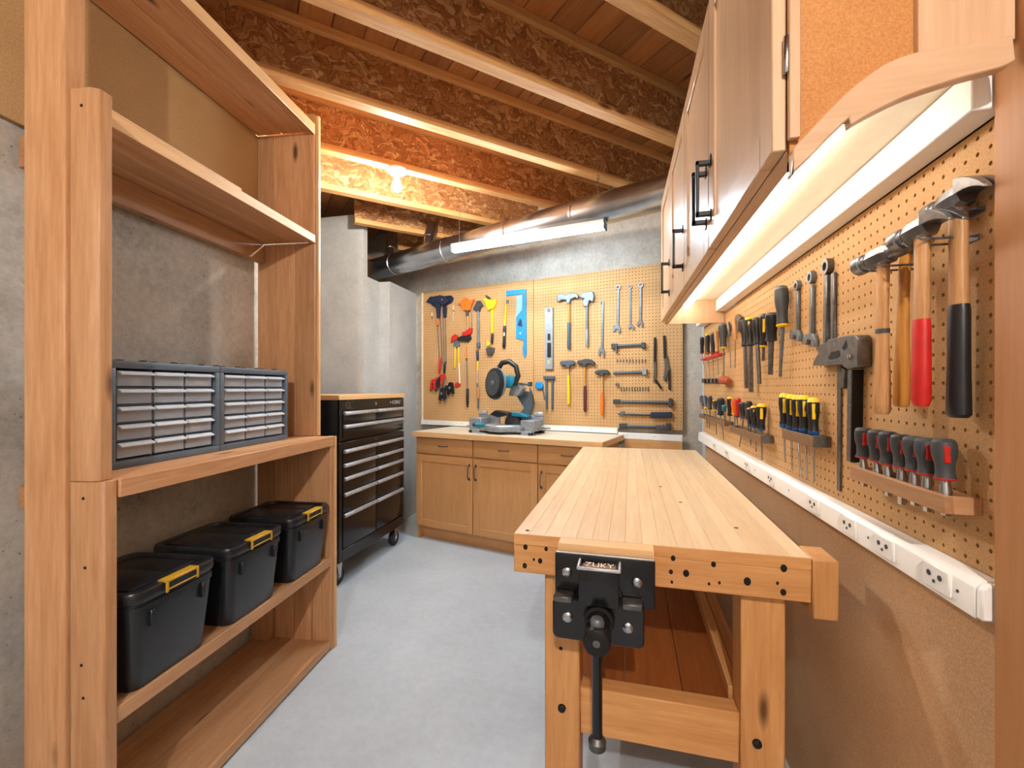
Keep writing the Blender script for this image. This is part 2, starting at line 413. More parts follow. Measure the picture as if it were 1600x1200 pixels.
# ================================================================ PEGBOARDS
def pegboard_mesh(w, h, pitch=.0254, r=.0036, depth=.005, margin=.0):
    nx, nz = int(round(w/pitch)), int(round(h/pitch)); px, pz = w/nx, h/nz
    v, f = [], []
    oc = [(1,0),(1,1),(0,1),(-1,1),(-1,0),(-1,-1),(0,-1),(1,-1)]
    for i in range(nx):
        for j in range(nz):
            cx, cz = (i+.5)*px, (j+.5)*pz; b = len(v)
            for (a, c) in oc: v.append((cx+a*px/2, 0, cz+c*pz/2))
            for k in range(8): v.append((cx+r*math.cos(k*math.pi/4), 0, cz+r*math.sin(k*math.pi/4)))
            for k in range(8): v.append((cx+r*math.cos(k*math.pi/4), depth, cz+r*math.sin(k*math.pi/4)))
            for k in range(8):
                q = (k+1) % 8
                f.append((b+k, b+8+k, b+8+q, b+q)); f.append((b+8+k, b+16+k, b+16+q, b+8+q))
    b = len(v)
    v += [(0,0,0),(w,0,0),(w,0,h),(0,0,h),(0,depth,0),(w,depth,0),(w,depth,h),(0,depth,h)]
    f += [(b,b+4,b+5,b+1),(b+1,b+5,b+6,b+2),(b+2,b+6,b+7,b+3),(b+3,b+7,b+4,b)]
    me = bpy.data.meshes.new('pegboard'); me.from_pydata(v, [], f); me.update(); me.materials.append(M['pegboard']); return me
def pegboard(label, wall, u0, u1, z0, z1, gap):
    me = pegboard_mesh(u1-u0, z1-z0)
    o = bpy.data.objects.new('pegboard', me); col.objects.link(o)
    o.location = wall.w(u0, z0); o.rotation_euler = (0, 0, wall.ang); tag(o, label, 'pegboard')
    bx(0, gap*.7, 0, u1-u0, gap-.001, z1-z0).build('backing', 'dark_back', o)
    return o
pegboard('tan pegboard panel behind the clamps and blue square, left of the seam', BW, -1.932, -.722, .95, 2.21, .029)
pegboard('tan pegboard panel behind the small hammers and steel wrenches', BW, -.718, .500, .95, 2.205, .029)
pegboard('long tan pegboard above the workbench under the wall cabinets', RW, -3.14, -.787, .976, 1.664, .05)

# white rails under the back boards
def rail(label, u0, u1, z0, z1):
    o = thing('wall_rail', label, 'rail', BW.w(u0, z0), BW.ang)
    bx(0, -.022, 0, u1-u0, 0, z1-z0).build('rail_board', 'white_paint', o, bevel=.002)
    k = .07
    while k < u1-u0:
        MB().cyl((k, -.0225, .028), (k, -.024, .028), .0035, n=8).build('screw', 'steel', o); k += .21
rail('white wooden rail on the wall behind the mitre saw', -1.945, .02, .905, .949)
rail('short white wooden rail on the wall below the ratchet bars', .024, .50, .868, .916)

# power strip
ps = thing('power_strip', 'long white plug strip along the wall behind the workbench', 'power strip', (RWX, .790, .92), R(-90))
L = 3.14-.790
MB().prism([(0, 0), (-.035, 0), (-.035, .046), (-.026, .056), (0, .056)], -L, -.012, 'yz').build('channel', 'white_plastic', ps, bevel=.0012)
MB().prism([(0, .001), (-.034, .001), (-.034, .046), (-.026, .055), (0, .055)], -.012, 0, 'yz').build('end_cap', 'white_plastic', ps, bevel=.003)
for px, py in ((1465, 905), (1383, 862), (1327, 823), (1272, 792), (1205, 748), (1168, 728), (1137, 708), (1117, 697)):
    u, z = RW.uz(px, py, .036); x = u+.790
    pl = bx(x-.032, -.040, .008, x+.032, -.034, .048).build('outlet', 'white_paint', ps, bevel=.002)
    for dx in (-.014, .012):
        MB().cyl((x+dx, -.0395, .032), (x+dx, -.0412, .032), .0046, n=10).build('socket_hole', 'gripgrey', pl)
    MB().cyl((x-.002, -.0395, .022), (x-.002, -.0412, .022), .003, n=8).build('socket_hole', 'gripgrey', pl)
for x in (-.045, -.30, -.75, -1.1, -1.6):
    MB().cyl((x, -.0345, .026), (x, -.036, .026), .0026, n=8).build('screw', 'gripgrey', ps)

# ================================================================ DUCT, LAMPS
d0, d1 = at_z(575, 424, 2.40), at_z(1042, 300, 2.40); dv = (d1-d0).normalized()
duct = thing('round_duct', 'galvanised round metal duct running under the joists', 'duct', d0, math.atan2(dv.y, dv.x))
DL = (d1-d0).length+.12; rd = .097
cuts = [0, .42, 1.1, 1.75, 2.3, DL]
for a, b in zip(cuts[:-1], cuts[1:]):
    s = MB().lathe([(a, rd), (a+.03, rd+.0015), (b-.01, rd+.0015), (b, rd-.001)], (0, 0, 0), (1, 0, 0), 32).build('duct_section', 'galv', duct)
for a in (.06, .42, 1.1, 1.75, 2.3):
    MB().lathe([(a-.012, rd+.001), (a-.008, rd+.006), (a+.008, rd+.006), (a+.012, rd+.001)], (0, 0, 0), (1, 0, 0), 32).build('collar', 'galv', duct)
MB().lathe([(-.07, .05), (-.06, rd*.95), (.0, rd)], (0, 0, 0), (1, 0, 0), 24).build('end_cap', 'blackiron', duct)
for bx_, lean, r in ((.36, -.10, .038), (.86, -.03, .045)):
    MB().tube([(bx_, 0, .08), (bx_+lean*.4, .02, .15), (bx_+lean, .06, .26), (bx_+lean*1.1, .065, .30)], r, 14).build('branch_pipe', 'galv', duct)
    MB().lathe([(0, r+.004), (.02, r+.005)], (bx_+lean*.45, .022, .16), (lean*.6, .04, .11), 14).build('clamp_ring', 'chrome', duct)

# LED tube lamp on its chain
t0, t1 = at_z(707, 390, 2.28), at_z(947, 352, 2.28); tv = t1-t0; TL = tv.length
tube = thing('tube_light', 'bright white tube light hanging below the duct', 'light', t0, math.atan2(tv.y, tv.x))
bx(0, -.03, .012, TL, .03, .034).build('housing', 'white_paint', tube, bevel=.003)
MB().prism([(-.028, .012), (-.024, -.014), (-.012, -.024), (.012, -.024), (.024, -.014), (.028, .012)], .012, TL-.012, 'yz').build('diffuser', 'tube_glow', tube)
for a in (0, TL-.012):
    bx(a, -.031, -.027, a+.012, .031, .035).build('end_cap', 'greyblue', tube, bevel=.003)
ch = MB(); n = 11
zc = .034
while zc < ZJ-2.28-.003:
    kk = int((zc-.034)/.022); w = .006
    pts = [(TL-.05+(w*math.cos(a) if kk % 2 == 0 else 0), (w*math.cos(a) if kk % 2 else 0), zc+.014+.014*math.sin(a)) for a in [2*math.pi*q/10 for q in range(11)]]
    ch.tube(pts, .0018, 5); zc += .022
ch.build('chain', 'darksteel', tube)
MB().tube([(.06, 0, .034), (.06, 0, ZJ-2.28)], .0015, 6).build('hanger_wire', 'darksteel', tube)

def bulb_lamp(label, loc, glow):
    o = thing('ceiling_bulb', label, 'light bulb', loc)
    MB().lathe([(0, .030), (.012, .056), (.020, .062), (.028, .062)], (0, 0, -.028), (0, 0, 1), 24).build('lampholder', 'white_plastic', o)
    MB().lathe([(0, .017), (.03, .02)], (0, 0, -.056), (0, 0, 1), 16).build('socket', 'white_plastic', o)
    pr = [(0, .002), (.004, .014), (.012, .024), (.026, .0305), (.040, .030), (.054, .024), (.068, .0165), (.082, .0145)]
    MB().lathe(pr, (0, 0, -.137), (0, 0, 1), 18).build('glass_bulb', glow, o)
    return o
kB = 1.702+.5275*2-.03
rB = ray(620, 262); rv = Vector((rB[0], rB[1])); tB = kB/rv.dot(jn)
bulb_lamp('bare glowing bulb in white porcelain holder under a joist', (rv.x*tB, rv.y*tB, ZJ), 'bulb_glow')
pr_ = jn*(1.702+.5275*-5-.03)+jd*-.75
bulb_lamp('added unseen fill bulb in white holder on a joist behind the viewer', (pr_.x, pr_.y, ZJ), 'rear_fill_glow')  # extra fill bulb, added out of view to raise the overall brightness

# ================================================================ DOORS / CABINETS helpers
def door(parent, x0, x1, z0, z1, yf, wpre, th=.02, fw=.055, handle=None, hmat='blackiron'):
    d = bx(x0+fw-.002, yf+.007, z0+fw-.002, x1-fw+.002, yf+th-.002, z1-fw+.002).build('door', wpre+'_z', parent)
    for xa in (x0, x1-fw): bx(xa, yf, z0, xa+fw, yf+th, z1).build('stile', wpre+'_z', d, bevel=.002)
    for za in (z0, z1-fw): bx(x0+fw, yf, za, x1-fw, yf+th, za+fw).build('rail', wpre+'_x', d, bevel=.002)
    if handle:
        hx, hz, hl, hv = handle
        pull(d, hx, hz, hl, yf, hv, hmat)
    return d
def pull(parent, hx, hz, hl, yf, vertical=True, mat='blackiron', r=.0045, out=.028):
    m = MB()
    a, b = hz-hl/2, hz+hl/2
    if vertical:
        P = [(hx, yf+.001, a), (hx, yf-out*.7, a+.004), (hx, yf-out, a+.018), (hx, yf-out, b-.018), (hx, yf-out*.7, b-.004), (hx, yf+.001, b)]
        m.tube(P, r, 8); m.box(hx-.007, yf-.003, a-.010, hx+.007, yf, a+.010); m.box(hx-.007, yf-.003, b-.010, hx+.007, yf, b+.010)
    else:
        a, b = hx-hl/2, hx+hl/2
        P = [(a, yf+.001, hz), (a+.004, yf-out*.7, hz), (a+.016, yf-out, hz), (b-.016, yf-out, hz), (b-.004, yf-out*.7, hz), (b, yf+.001, hz)]
        m.tube(P, r, 8)
    return m.build('handle', mat, parent)

# ---- base cabinets on the back wall
FO = .565
ub = [BW.uz(px, 700, FO)[0] for px in (650, 738.5, 840, 935)]
def base_unit(label, ua, ubs, specs, left_end):
    u0, u1 = ubs[0], ubs[-1]
    o = thing('base_cabinet', label, 'cabinet', BW.w(u0, 0), BW.ang, 'base cabinets')
    w = u1-u0
    bx(0, -FO+.02, .10, w, -.025, .858).build('body', 'cab_z', o, bevel=.001)
    bx(0.004, -FO+.075, 0, w-.004, -FO+.09, .10).build('toe_kick', 'cab_x', o)
    for xx in (0, w-.018):
        bx(xx, -FO+.02, 0, xx+.018, -.03, .10).build('foot', 'cab_z', o)
    for (a, b, hx) in specs:
        a -= u0; b -= u0
        dr = bx(a+.004, -FO, .72, b-.004, -FO+.02, .852).build('drawer', 'cab_x', o, bevel=.004, seg=2)
        pull(dr, (a+b)/2, .79, .085, -FO, False, 'darksteel', .004, .022)
        door(o, a+.004, b-.004, .115, .708, -FO, 'cab', handle=((a+.03) if hx < 0 else (b-.03), .60, .11, True), hmat='darksteel')
    return o
base_unit('wooden base cabinet with two drawers and two doors beside the tool chest', 0, [ub[0], ub[1], ub[2]], [(ub[0], ub[1], 1), (ub[1], ub[2], -1)], True)
base_unit('wooden base cabinet with one drawer, partly behind the workbench', 0, [ub[2]+.001, ub[3]], [(ub[2]+.001, ub[3], -1)], False)
ct = thing('worktop', 'pale laminate worktop with wooden edge under the mitre saw', 'worktop', BW.w(-1.56, .86), BW.ang)
bx(0, -.585, 0, 1.62, -.024, .04).build('slab', 'counter_lam', ct, bevel=.002)
bx(0, -.60, -.002, 1.62, -.585, .0405).build('edge_strip', 'maple_x', ct, bevel=.002)
bx(1.62, -.60, -.002, 1.632, -.024, .0405).build('edge_strip', 'maple_y', ct, bevel=.002)

# ---- wall cabinets over the bench (local x = -Y, y into the wall)
YD = -.32; ZT = 2.27
dy = [2.55, 2.121, 1.682, 1.245, .752]
def wall_unit(label, ia, ib):
    y0, y1 = dy[ib], dy[ia]
    o = thing('wall_cabinet', label, 'cabinet', (RWX, y0, 1.62), R(-90), 'wall cabinets over the bench')
    w = y1-y0; H = ZT-1.62
    e = -.013 if ib == 4 else 0
    bx(-w, -.30, .11, e, -.28, H).build('face_frame', 'uppercab_z', o)
    bx(-w, -.28, .11, e, -.002, .125).build('bottom_panel', 'cream_paint', o)
    bx(-w, -.28, H-.016, e, -.002, H).build('top_panel', 'uppercab_x', o)
    bx(-w, -.28, .125, -w+.016, -.002, H-.016).build('side_panel', 'uppercab_z', o)
    bx(-w, -.298, 0, e, -.272, .11).build('light_rail', 'uppercab_x', o, bevel=.002)
    return o, w, H
wu1, w1, H1 = wall_unit('maple wall cabinet with arched end panel next to the big hammers', 2, 4)
wu2, w2, H2 = wall_unit('maple wall cabinet at the end near the duct', 0, 2)
def wdoor(o, base, ya, yb, H, hside):
    x0, x1 = -(ya-base)+.003, -(yb-base)-.003
    d = door(o, x0, x1, .0, H-.01, YD, 'uppercab', th=.02, fw=.06)
    hx = x0+.028 if hside < 0 else x1-.028
    m = MB()
    za, zb = .075, .215
    yo = YD-.036
    m.box(hx-.006, yo, za, hx+.006, yo+.008, zb)
    m.box(hx-.006, yo, za, hx+.006, YD, za+.012).box(hx-.006, yo, zb-.012, hx+.006, YD, zb)
    m.box(hx-.009, YD-.003, za-.014, hx+.009, YD, za+.016).box(hx-.009, YD-.003, zb-.016, hx+.009, YD, zb+.014)
    m.build('handle', 'blackiron', d, bevel=.0015)
    return d
dA = wdoor(wu1, dy[4], dy[3], dy[4], H1, -1)
wdoor(wu1, dy[4], dy[2], dy[3], H1, 1)
wdoor(wu2, dy[2], dy[1], dy[2], H2, 1)
wdoor(wu2, dy[2], dy[0], dy[1], H2, 1)
hg = MB().box(-.004, YD+.022, .115, .006, YD+.034, .165).cyl((.004, YD+.018, .112), (.004, YD+.018, .168), .005, n=8)
hg.build('hinge', 'chrome', wu1, bevel=.001)
# far end skirt
bx(-w2-.012, -.30, -.012, -w2, -.002, H2).build('end_panel', 'uppercab_z', wu2)
# near end: framed panel with arched bottom rail
def yzp(px, py, Y=.75):
    r = ray(px, py); t = Y/r[1]; return (r[0]*t-RWX, EYE+r[2]*t-1.62)
top = [(1206, 262), (1225, 248), (1250, 222), (1280, 190), (1321, 150), (1370, 114), (1410, 97), (1450, 88), (1500, 80), (1568, 68)]
bot = [(1572, 106), (1553, 116), (1500, 130), (1450, 145), (1400, 163), (1350, 188), (1321, 205), (1319, 193), (1290, 221), (1262, 250), (1238, 272), (1218, 284)]
def smooth(P):
    out = []
    for i in range(len(P)-1):
        a, b, c, d = P[max(i-1, 0)], P[i], P[i+1], P[min(i+2, len(P)-1)]
        for k in range(4):
            t = k/4.0
            out.append(tuple(.5*(2*b[j]+(c[j]-a[j])*t+(2*a[j]-5*b[j]+4*c[j]-d[j])*t*t+(3*b[j]-a[j]-3*c[j]+d[j])*t**3) for j in (0, 1)))
    return out+[P[-1]]
top = smooth(top); bot = smooth(bot[:7])+smooth(bot[7:])
po = [yzp(*p) for p in top]+[yzp(*p) for p in bot]
po = [(min(max(y, -.298), -.026), z) for y, z in po]
MB().prism(po, 0, .018, 'yz').build('arched_rail', 'uppercab_y', wu1, bevel=.0015)
tp = [yzp(*p) for p in top]
pan = [(-.296, .03)]+[(min(max(y, -.296), -.026), z+.006-.012) for y, z in tp]+[(-.026, H1), (-.296, H1)]
MB().prism(pan, -.012, -.002, 'yz').build('end_panel', 'end_panel', wu1)
bx(0, -.300, .012, .010, -.285, H1).build('end_stile', 'uppercab_z', wu1, bevel=.001)
xs = yzp(1430, 80)[0]
MB().prism([(xs, yzp(1430, 92)[1]), (-.026, yzp(1568, 68)[1]), (-.026, H1), (xs, H1)], -.002, .008, 'yz').build('end_stile', 'uppercab_z', wu1, bevel=.001)
# cove: light fixture behind the rail, and the white rail it lights on the wall
lf = thing('under_cabinet_light', 'slim bright strip light under the wall cabinets', 'light', (RWX, .80, 1.70), R(-90))
bx(-1.73, -.213, .022, 0, -.167, .0295).build('housing', 'white_paint', lf)
bx(-1.725, -.211, .0, -.005, -.169, .022).build('diffuser', 'cove_glow', lf, bevel=.003)
wr = bx(-1.755, -.046, .0, .0, -.001, .062).build('cove_rail', 'white_paint', bevel=.002)
wr.location = (RWX, .79, 1.6655); wr.rotation_euler = (0, 0, R(-90)); tag(wr, 'white painted rail on the wall along the top of the pegboard', 'rail')
wr2 = bx(-.583, -.046, 0, 0, -.001, .062).build('cove_rail', 'white_paint', bevel=.002)
wr2.location = (RWX, 2.563, 1.6655); wr2.rotation_euler = (0, 0, R(-90)); tag(wr2, 'white painted rail end on the wall beyond the wall cabinets', 'rail')
# ================================================================ WORKBENCH
BO = Vector((-.2725, 1.178, 0)); BA = R(-1.4)
bench = thing('workbench', 'heavy maple workbench with butcher block top against the pegboard wall', 'workbench', BO, BA)
BWD, BLN, BZ = .705, 1.86, .87
ns = 17
for i in range(ns):
    a, b = BWD*i/ns, BWD*(i+1)/ns
    bx(a+.0002, 0.0, BZ-.028, b-.0002, BLN, BZ).build('top_strip', 'benchtop', bench, bevel=.0005)
bx(0, -.003, BZ-.028, BWD, -.0002, BZ-.0006).build('front_lip', 'bench_x', bench, bevel=.0006)
ap = bx(0, -.003, BZ-.103, BWD, .055, BZ-.0285).build('apron', 'bench_x', bench, bevel=.002)
bx(0, BLN-.055, BZ-.103, BWD, BLN, BZ-.0285).build('apron', 'bench_x', bench, bevel=.002)
bx(0, .056, BZ-.103, .05, BLN-.056, BZ-.0285).build('side_apron', 'bench_y', bench, bevel=.002)
bx(BWD-.05, .056, BZ-.103, BWD, BLN-.056, BZ-.0285).build('side_apron', 'bench_y', bench, bevel=.002)
bx(BWD+.0005, -.012, BZ-.135, BWD+.052, .085, BZ+.001).build('end_block', 'bench_z', bench, bevel=.003)
# dog holes and knots drilled in the front apron
for (x, z, r) in ((.032, .836, .0075), (.03, .786, .0075), (.072, .803, .0075), (.055, .805, .004), (.405, .842, .007), (.40, .808, .006), (.402, .783, .004), (.435, .808, .009),
                  (.497, .836, .007), (.571, .803, .010), (.487, .788, .004), (.51, .793, .004), (.648, .842, .009), (.647, .786, .008), (.635, .806, .004), (.088, .836, .006)):
    MB().lathe([(0, r), (.0012, r), (.0016, r*.8)], (x, -.0026, z), (0, -1, 0), 12, sx=.8).build('dog_hole', 'hole_dark', bench)
for (x, y) in ((.03, .03), (.42, .7), (.47, .46), (.59, .2)):
    MB().cyl((x, y, BZ-.001), (x, y, BZ+.0004), .006, n=10).build('dog_hole', 'hole_dark', bench)
LX = ((.078, .172), (.565, .662))
for (a, b) in LX:
    for (c, d) in ((.03, .125), (BLN-.14, BLN-.045)):
        bx(a, c, 0, b, d, BZ-.104).build('leg', 'bench_z', bench, bevel=.004)
for (c, d) in ((.045, .10), (BLN-.11, BLN-.06)):
    bx(.172, c, .33, .565, d, .455).build('stretcher', 'bench_x', bench, bevel=.003)
for (a, b) in ((.09, .13), (.60, .64)):
    bx(a, .125, .33, b, BLN-.14, .42).build('side_stretcher', 'bench_y', bench, bevel=.003)
nsh = 3
for i in range(nsh):
    a, b = .13+(.60-.13)*i/nsh, .13+(.60-.13)*(i+1)/nsh
    bx(a+.001, .101, .40, b-.001, BLN-.112, .425).build('shelf_board', 'redshelf', bench, bevel=.001)
bx(.555, .127, .426, .583, BLN-.142, .47).build('cleat', 'bench_y', bench, bevel=.002)
for (x, z) in ((.125, .40), (.60, .40)):
    MB().lathe([(0, .011), (.006, .010), (.009, .005)], (x, .03, z), (0, -1, 0), 12).build('bolt', 'blackiron', bench)
for z in (.56, .60, .74):
    MB().lathe([(0, .005), (.001, .005)], (.122, .0302, z), (0, -1, 0), 8).build('knot', 'hole_dark', bench)

# ================================================================ VISE
vo = BO+Matrix.Rotation(BA, 3, 'Z')@Vector((.122, -.0035, .64))
vise = thing('bench_vise', 'black cast iron vise with wooden jaw face bolted to the workbench', 'vise', vo, BA)
bx(.004, -.046, .112, .236, 0, .231).build('wooden_jaw', 'maple_x', vise, bevel=.002)
bx(0, -.066, .098, .238, -.046, .214).build('jaw_plate', 'black_enamel', vise, bevel=.004, seg=2)
bx(.002, -.066, .2135, .236, -.058, .2165).build('jaw_edge', 'alu', vise, bevel=.001)
body = MB().prism([(.064, .115), (.156, .115), (.156, .199), (.064, .199)], -.118, -.064, 'xz')
body.build('screw_housing', 'black_enamel', vise, bevel=.003, seg=2)
tr = MB().box(.060, -.120, .198, .066, -.066, .207).box(.154, -.120, .198, .160, -.066, .207).box(.060, -.124, .199, .160, -.117, .206)
tr.build('tray_rim', 'alu', vise, bevel=.002)
bx(.072, -.100, .1985, .148, -.078, .2).build('name_plate', 'bakelite', vise)
text_mesh('ZUKY', .026, 'cast_lettering', 'paper', vise, (.110, -.090, .2005), (R(12), 0, 0), .0008)
lp = rrect(.212, .098, .014, 0, 4, .106, .070)
MB().prism([(p[0], p[1]) for p in lp], -.100, -.066, 'xz').build('lower_casting', 'black_enamel', vise, bevel=.003)
for x in (.018, .178):
    bx(x-.016, -.104, .108, x+.030, -.066, .124).build('lug', 'darksteel', vise, bevel=.003)
for (x, y, z) in ((.030, -.066, .168), (.196, -.066, .160), (.036, -.100, .075), (.176, -.100, .068)):
    s = MB().lathe([(0, .012), (.003, .012), (.006, .008)], (x, y, z), (0, -1, 0), 14); s.build('bolt', 'chrome', vise)
hub = MB().lathe([(0, .034), (.012, .036), (.018, .034), (.019, .027), (.040, .026)], (.110, -.098, .080), (0, -1, 0), 24)
hub.build('screw_collar', 'blackiron', vise)
MB().lathe([(0, .028), (.004, .030), (.048, .030), (.052, .028)], (.110, -.134, .068), (0, -1, 0), 24).build('screw_head', 'blackiron', vise, bevel=.001)
MB().lathe([(0, .008), (.001, .008)], (.110, -.1858, .068), (0, -1, 0), 14).build('screw_centre', 'darksteel', vise)
MB().lathe([(0, .015), (.012, .016), (.018, .012)], (.110, -.160, .094), (0, 0, 1), 16).build('handle_knob', 'steel', vise)
MB().cyl((.110, -.160, .046), (.110, -.160, -.152), .0115, n=16).build('handle_bar', 'black_enamel', vise)
MB().lathe([(0, .012), (.006, .019), (.022, .020), (.032, .013)], (.110, -.160, -.181), (0, 0, 1), 18).build('handle_knob', 'darksteel', vise)

# ================================================================ TOOL CHEST
CH = thing('tool_chest', 'tall black rolling tool chest with silver drawer pulls and wooden top', 'tool chest', (-1.697, 2.480, 0), R(90.0))
W, D = .870, .44
bx(0, .012, .155, W, D, .918).build('lower_cabinet', 'black_enamel', CH, bevel=.004, seg=2)
bx(.004, .014, .922, W-.004, D-.005, 1.186).build('upper_chest', 'black_enamel', CH, bevel=.004, seg=2)
bx(-.008, -.004, 1.187, W+.008, D+.004, 1.218).build('wooden_top', 'maple_x', CH, bevel=.002)
fw = .030
for (a, b, z0, z1) in ((0, fw, .16, .915), (W-fw, W, .16, .915), (.004, fw, .925, 1.184), (W-fw, W-.004, .925, 1.184)):
    bx(a, 0, z0, b, .012, z1).build('corner_post', 'black_enamel', CH, bevel=.002)
bx(fw, .0, 1.118, W-fw, .012, 1.184).build('top_fascia', 'black_enamel', CH, bevel=.001)
bx(fw, .0, .878, W-fw, .012, .915).build('fascia', 'black_enamel', CH, bevel=.001)
bx(fw, -.002, .16, W-fw, .012, .235).build('bottom_fascia', 'black_enamel', CH, bevel=.003)
def drawer(x0, x1, z0, z1):
    d = bx(x0, -.004, z0, x1, .011, z1).build('drawer', 'black_enamel', CH, bevel=.003, seg=2)
    MB().prism([(-.004, z1-.002), (-.022, z1-.006), (-.024, z1-.020), (-.018, z1-.026), (-.004, z1-.022)], x0+.002, x1-.002, 'yz').build('drawer_pull', 'alu', d, bevel=.001)
    return d
rows = [(1.036, 1.115, 2), (.945, 1.030, 1), (.786, .872, 2), (.700, .783, 2), (.600, .697, 2), (.468, .597, 2), (.242, .465, 2)]
for (z0, z1, nn) in rows:
    if nn == 1: drawer(fw+.006, W-fw-.006, z0, z1)
    else:
        mid = W*.5
        drawer(fw+.006, mid-.004, z0, z1); drawer(mid+.004, W-fw-.006, z0, z1)
for z in (1.152, .896):
    MB().lathe([(0, .012 if z > 1 else .006), (.004, .011 if z > 1 else .005), (.005, .005)], (W*.5, 0, z), (0, -1, 0), 14).build('lock', 'chrome', CH)
text_mesh('C', .066, 'badge_mark', 'darksteel', CH, (.088, -.0008, 1.150), (R(90), 0, 0))
text_mesh('@', .036, 'badge_mark', 'darksteel', CH, (.112, -.0008, 1.150), (R(90), 0, 0))
for zz in (1.129, 1.170): bx(.110, -.0012, zz-.0015, .160, .0, zz+.0015).build('badge_line', 'darksteel', CH)
text_mesh('+ KOBNZ', .040, 'badge_lettering', 'alu', CH, (W-.145, -.0008, 1.152), (R(90), 0, 0))
for (x, y) in ((.06, .06), (W-.06, .06), (.06, D-.06), (W-.06, D-.06)):
    rr = .062
    wl = MB().lathe([(-.018, rr*.55), (-.017, rr*.9), (-.010, rr), (.010, rr), (.017, rr*.9), (.018, rr*.55)], (x, y, rr), (0, 1, 0), 24).build('caster_wheel', 'rubber', CH)
    MB().lathe([(-.0195, .028), (.0195, .028)], (x, y, rr), (0, 1, 0), 16).build('wheel_hub', 'darksteel', wl)
    fk = MB()
    for s in (-1, 1): fk.prism([(x-.012, rr-.012), (x+.012, rr-.012), (x+.028, .146), (x-.028, .146)], y+s*.022-.0015, y+s*.022+.0015, 'xz')
    fk.box(x-.034, y-.034, .144, x+.034, y+.034, .155)
    fk.build('caster_fork', 'chrome', CH)
    MB().lathe([(-.027, .007), (.027, .007)], (x, y, rr), (0, 1, 0), 8).build('axle', 'chrome', wl)

# ================================================================ SHELVING
SH = thing('shelving_unit', 'tall fir timber shelving unit holding totes and drawer boxes', 'shelving', SH_O, SH_A)
ZL, ZM, ZU, ZTOP = .449, 1.030, 2.0, 2.50
x_n, x_f = -1.085, -.03
def planks(name, x0, x1, ys, z0, z1, mat='fir_x', bev=.002):
    for a, b in zip(ys[:-1], ys[1:]):
        bx(max(x0, -.975) if a > .11 else x0, a+.001, z0, x1, b-.001, z1).build(name, mat, SH, bevel=bev)
# shelves
planks('shelf_board', x_n+.02, x_f-.012, [0, .20, .385], .01, .048)
planks('shelf_board', x_n+.02, x_f-.012, [0, .12, .385], ZL-.042, ZL)
planks('shelf_board', x_n+.02, x_f+.002, [-.002, .19, .385], ZM-.040, ZM)
planks('shelf_board', x_n+.02, x_f-.008, [.085, .20, .29, .38], ZU-.034, ZU)
planks('shelf_board', -1.066, x_f-.008, [.085, .13, .25, .38], ZTOP, ZTOP+.035)
# edge fascia of the mid shelf and the light upper batten
bx(x_n+.021, -.012, ZM-.046, x_f+.002, -.003, ZM+.0005).build('shelf_edge', 'fir_x', SH, bevel=.002)
bx(-1.066, .081, ZTOP-.012, x_f-.004, .0845, ZTOP+.036).build('shelf_edge', 'maple_x', SH, bevel=.001)
bx(-1.085, .081, ZU-.036, x_f-.004, .0845, ZU+.001).build('shelf_edge', 'maple_x', SH, bevel=.001)
bx(x_n+.02, .0855, ZU+.0005, -.52, .1, ZU+.012).build('batten', 'maple_x', SH)
# ledgers along the wall
bx(-1.0, .345, ZU-.125, x_f-.01, .384, ZU-.035).build('ledger', 'fir_x', SH, bevel=.002)
bx(-1.0, .345, ZM-.105, x_f-.05, .384, ZM-.041).build('ledger', 'fir_x', SH, bevel=.002)
# far gable, three boards wide
ys = [.085, .185, .285, .384]
for a, b in zip(ys[:-1], ys[1:]):
    bx(x_f-.006, a, ZM+.0005, x_f+.014, b-.0008, ZU-.0355).build('gable_board', 'fir_z', SH, bevel=.002)
for a, b in ((.088, .30), (.30, .384)):
    bx(x_f-.006, a, ZU+.0005, x_f+.014, b-.0008, ZTOP-.0005).build('gable_board', 'fir_z', SH, bevel=.002)
bx(x_f-.004, .088, ZTOP+.0355, x_f+.014, .39, 2.59).build('gable_panel', 'fibre_panel', SH)
bx(x_f+.0145, .075, ZM+.0005, x_f+.032, .13, 2.59).build('gable_stile', 'maple_z', SH, bevel=.001)
ys = [.0, .095, .19, .29, .384]
for a, b in zip(ys[:-1], ys[1:]):
    bx(x_f-.010, a+.0005, .0, x_f+.018, b-.0008, ZM-.0405).build('gable_board', 'fir_z', SH, bevel=.002)
bx(x_f+.0185, -.008, 0, x_f+.034, .03, ZM-.002).build('gable_stile', 'maple_z', SH, bevel=.001)
bx(x_f-.05, .30, .05, x_f-.0105, .384, ZL-.045).build('corner_cleat', 'fir_z', SH, bevel=.002)
# near posts
def chamfer_post(name, x0, x1, y0, y1, z0, z1, c):
    MB().prism([(x0, y0+c), (x0+c*.6, y0), (x1, y0), (x1, y1), (x0, y1)], z0, z1, 'xy').build(name, 'fir_z', SH, bevel=.0015)
chamfer_post('post', x_n-.02, x_n+.02, .010, .083, ZM+.001, ZU+.0, .018)
chamfer_post('post', x_n-.02, x_n+.02, -.004, .083, .0, ZM, .018)
chamfer_post('post', x_n-.03, x_n+.018, .087, .202, .0, 2.59, .006)
for (y, z) in ((.045, ZM-.04), (.05, ZU-.045), (.04, .82), (.05, .58), (.045, .50)):
    MB().lathe([(0, .004), (.0008, .004)], (x_n-.0203, y, z), (-1, 0, 0), 8).build('screw', 'hole_dark', SH)

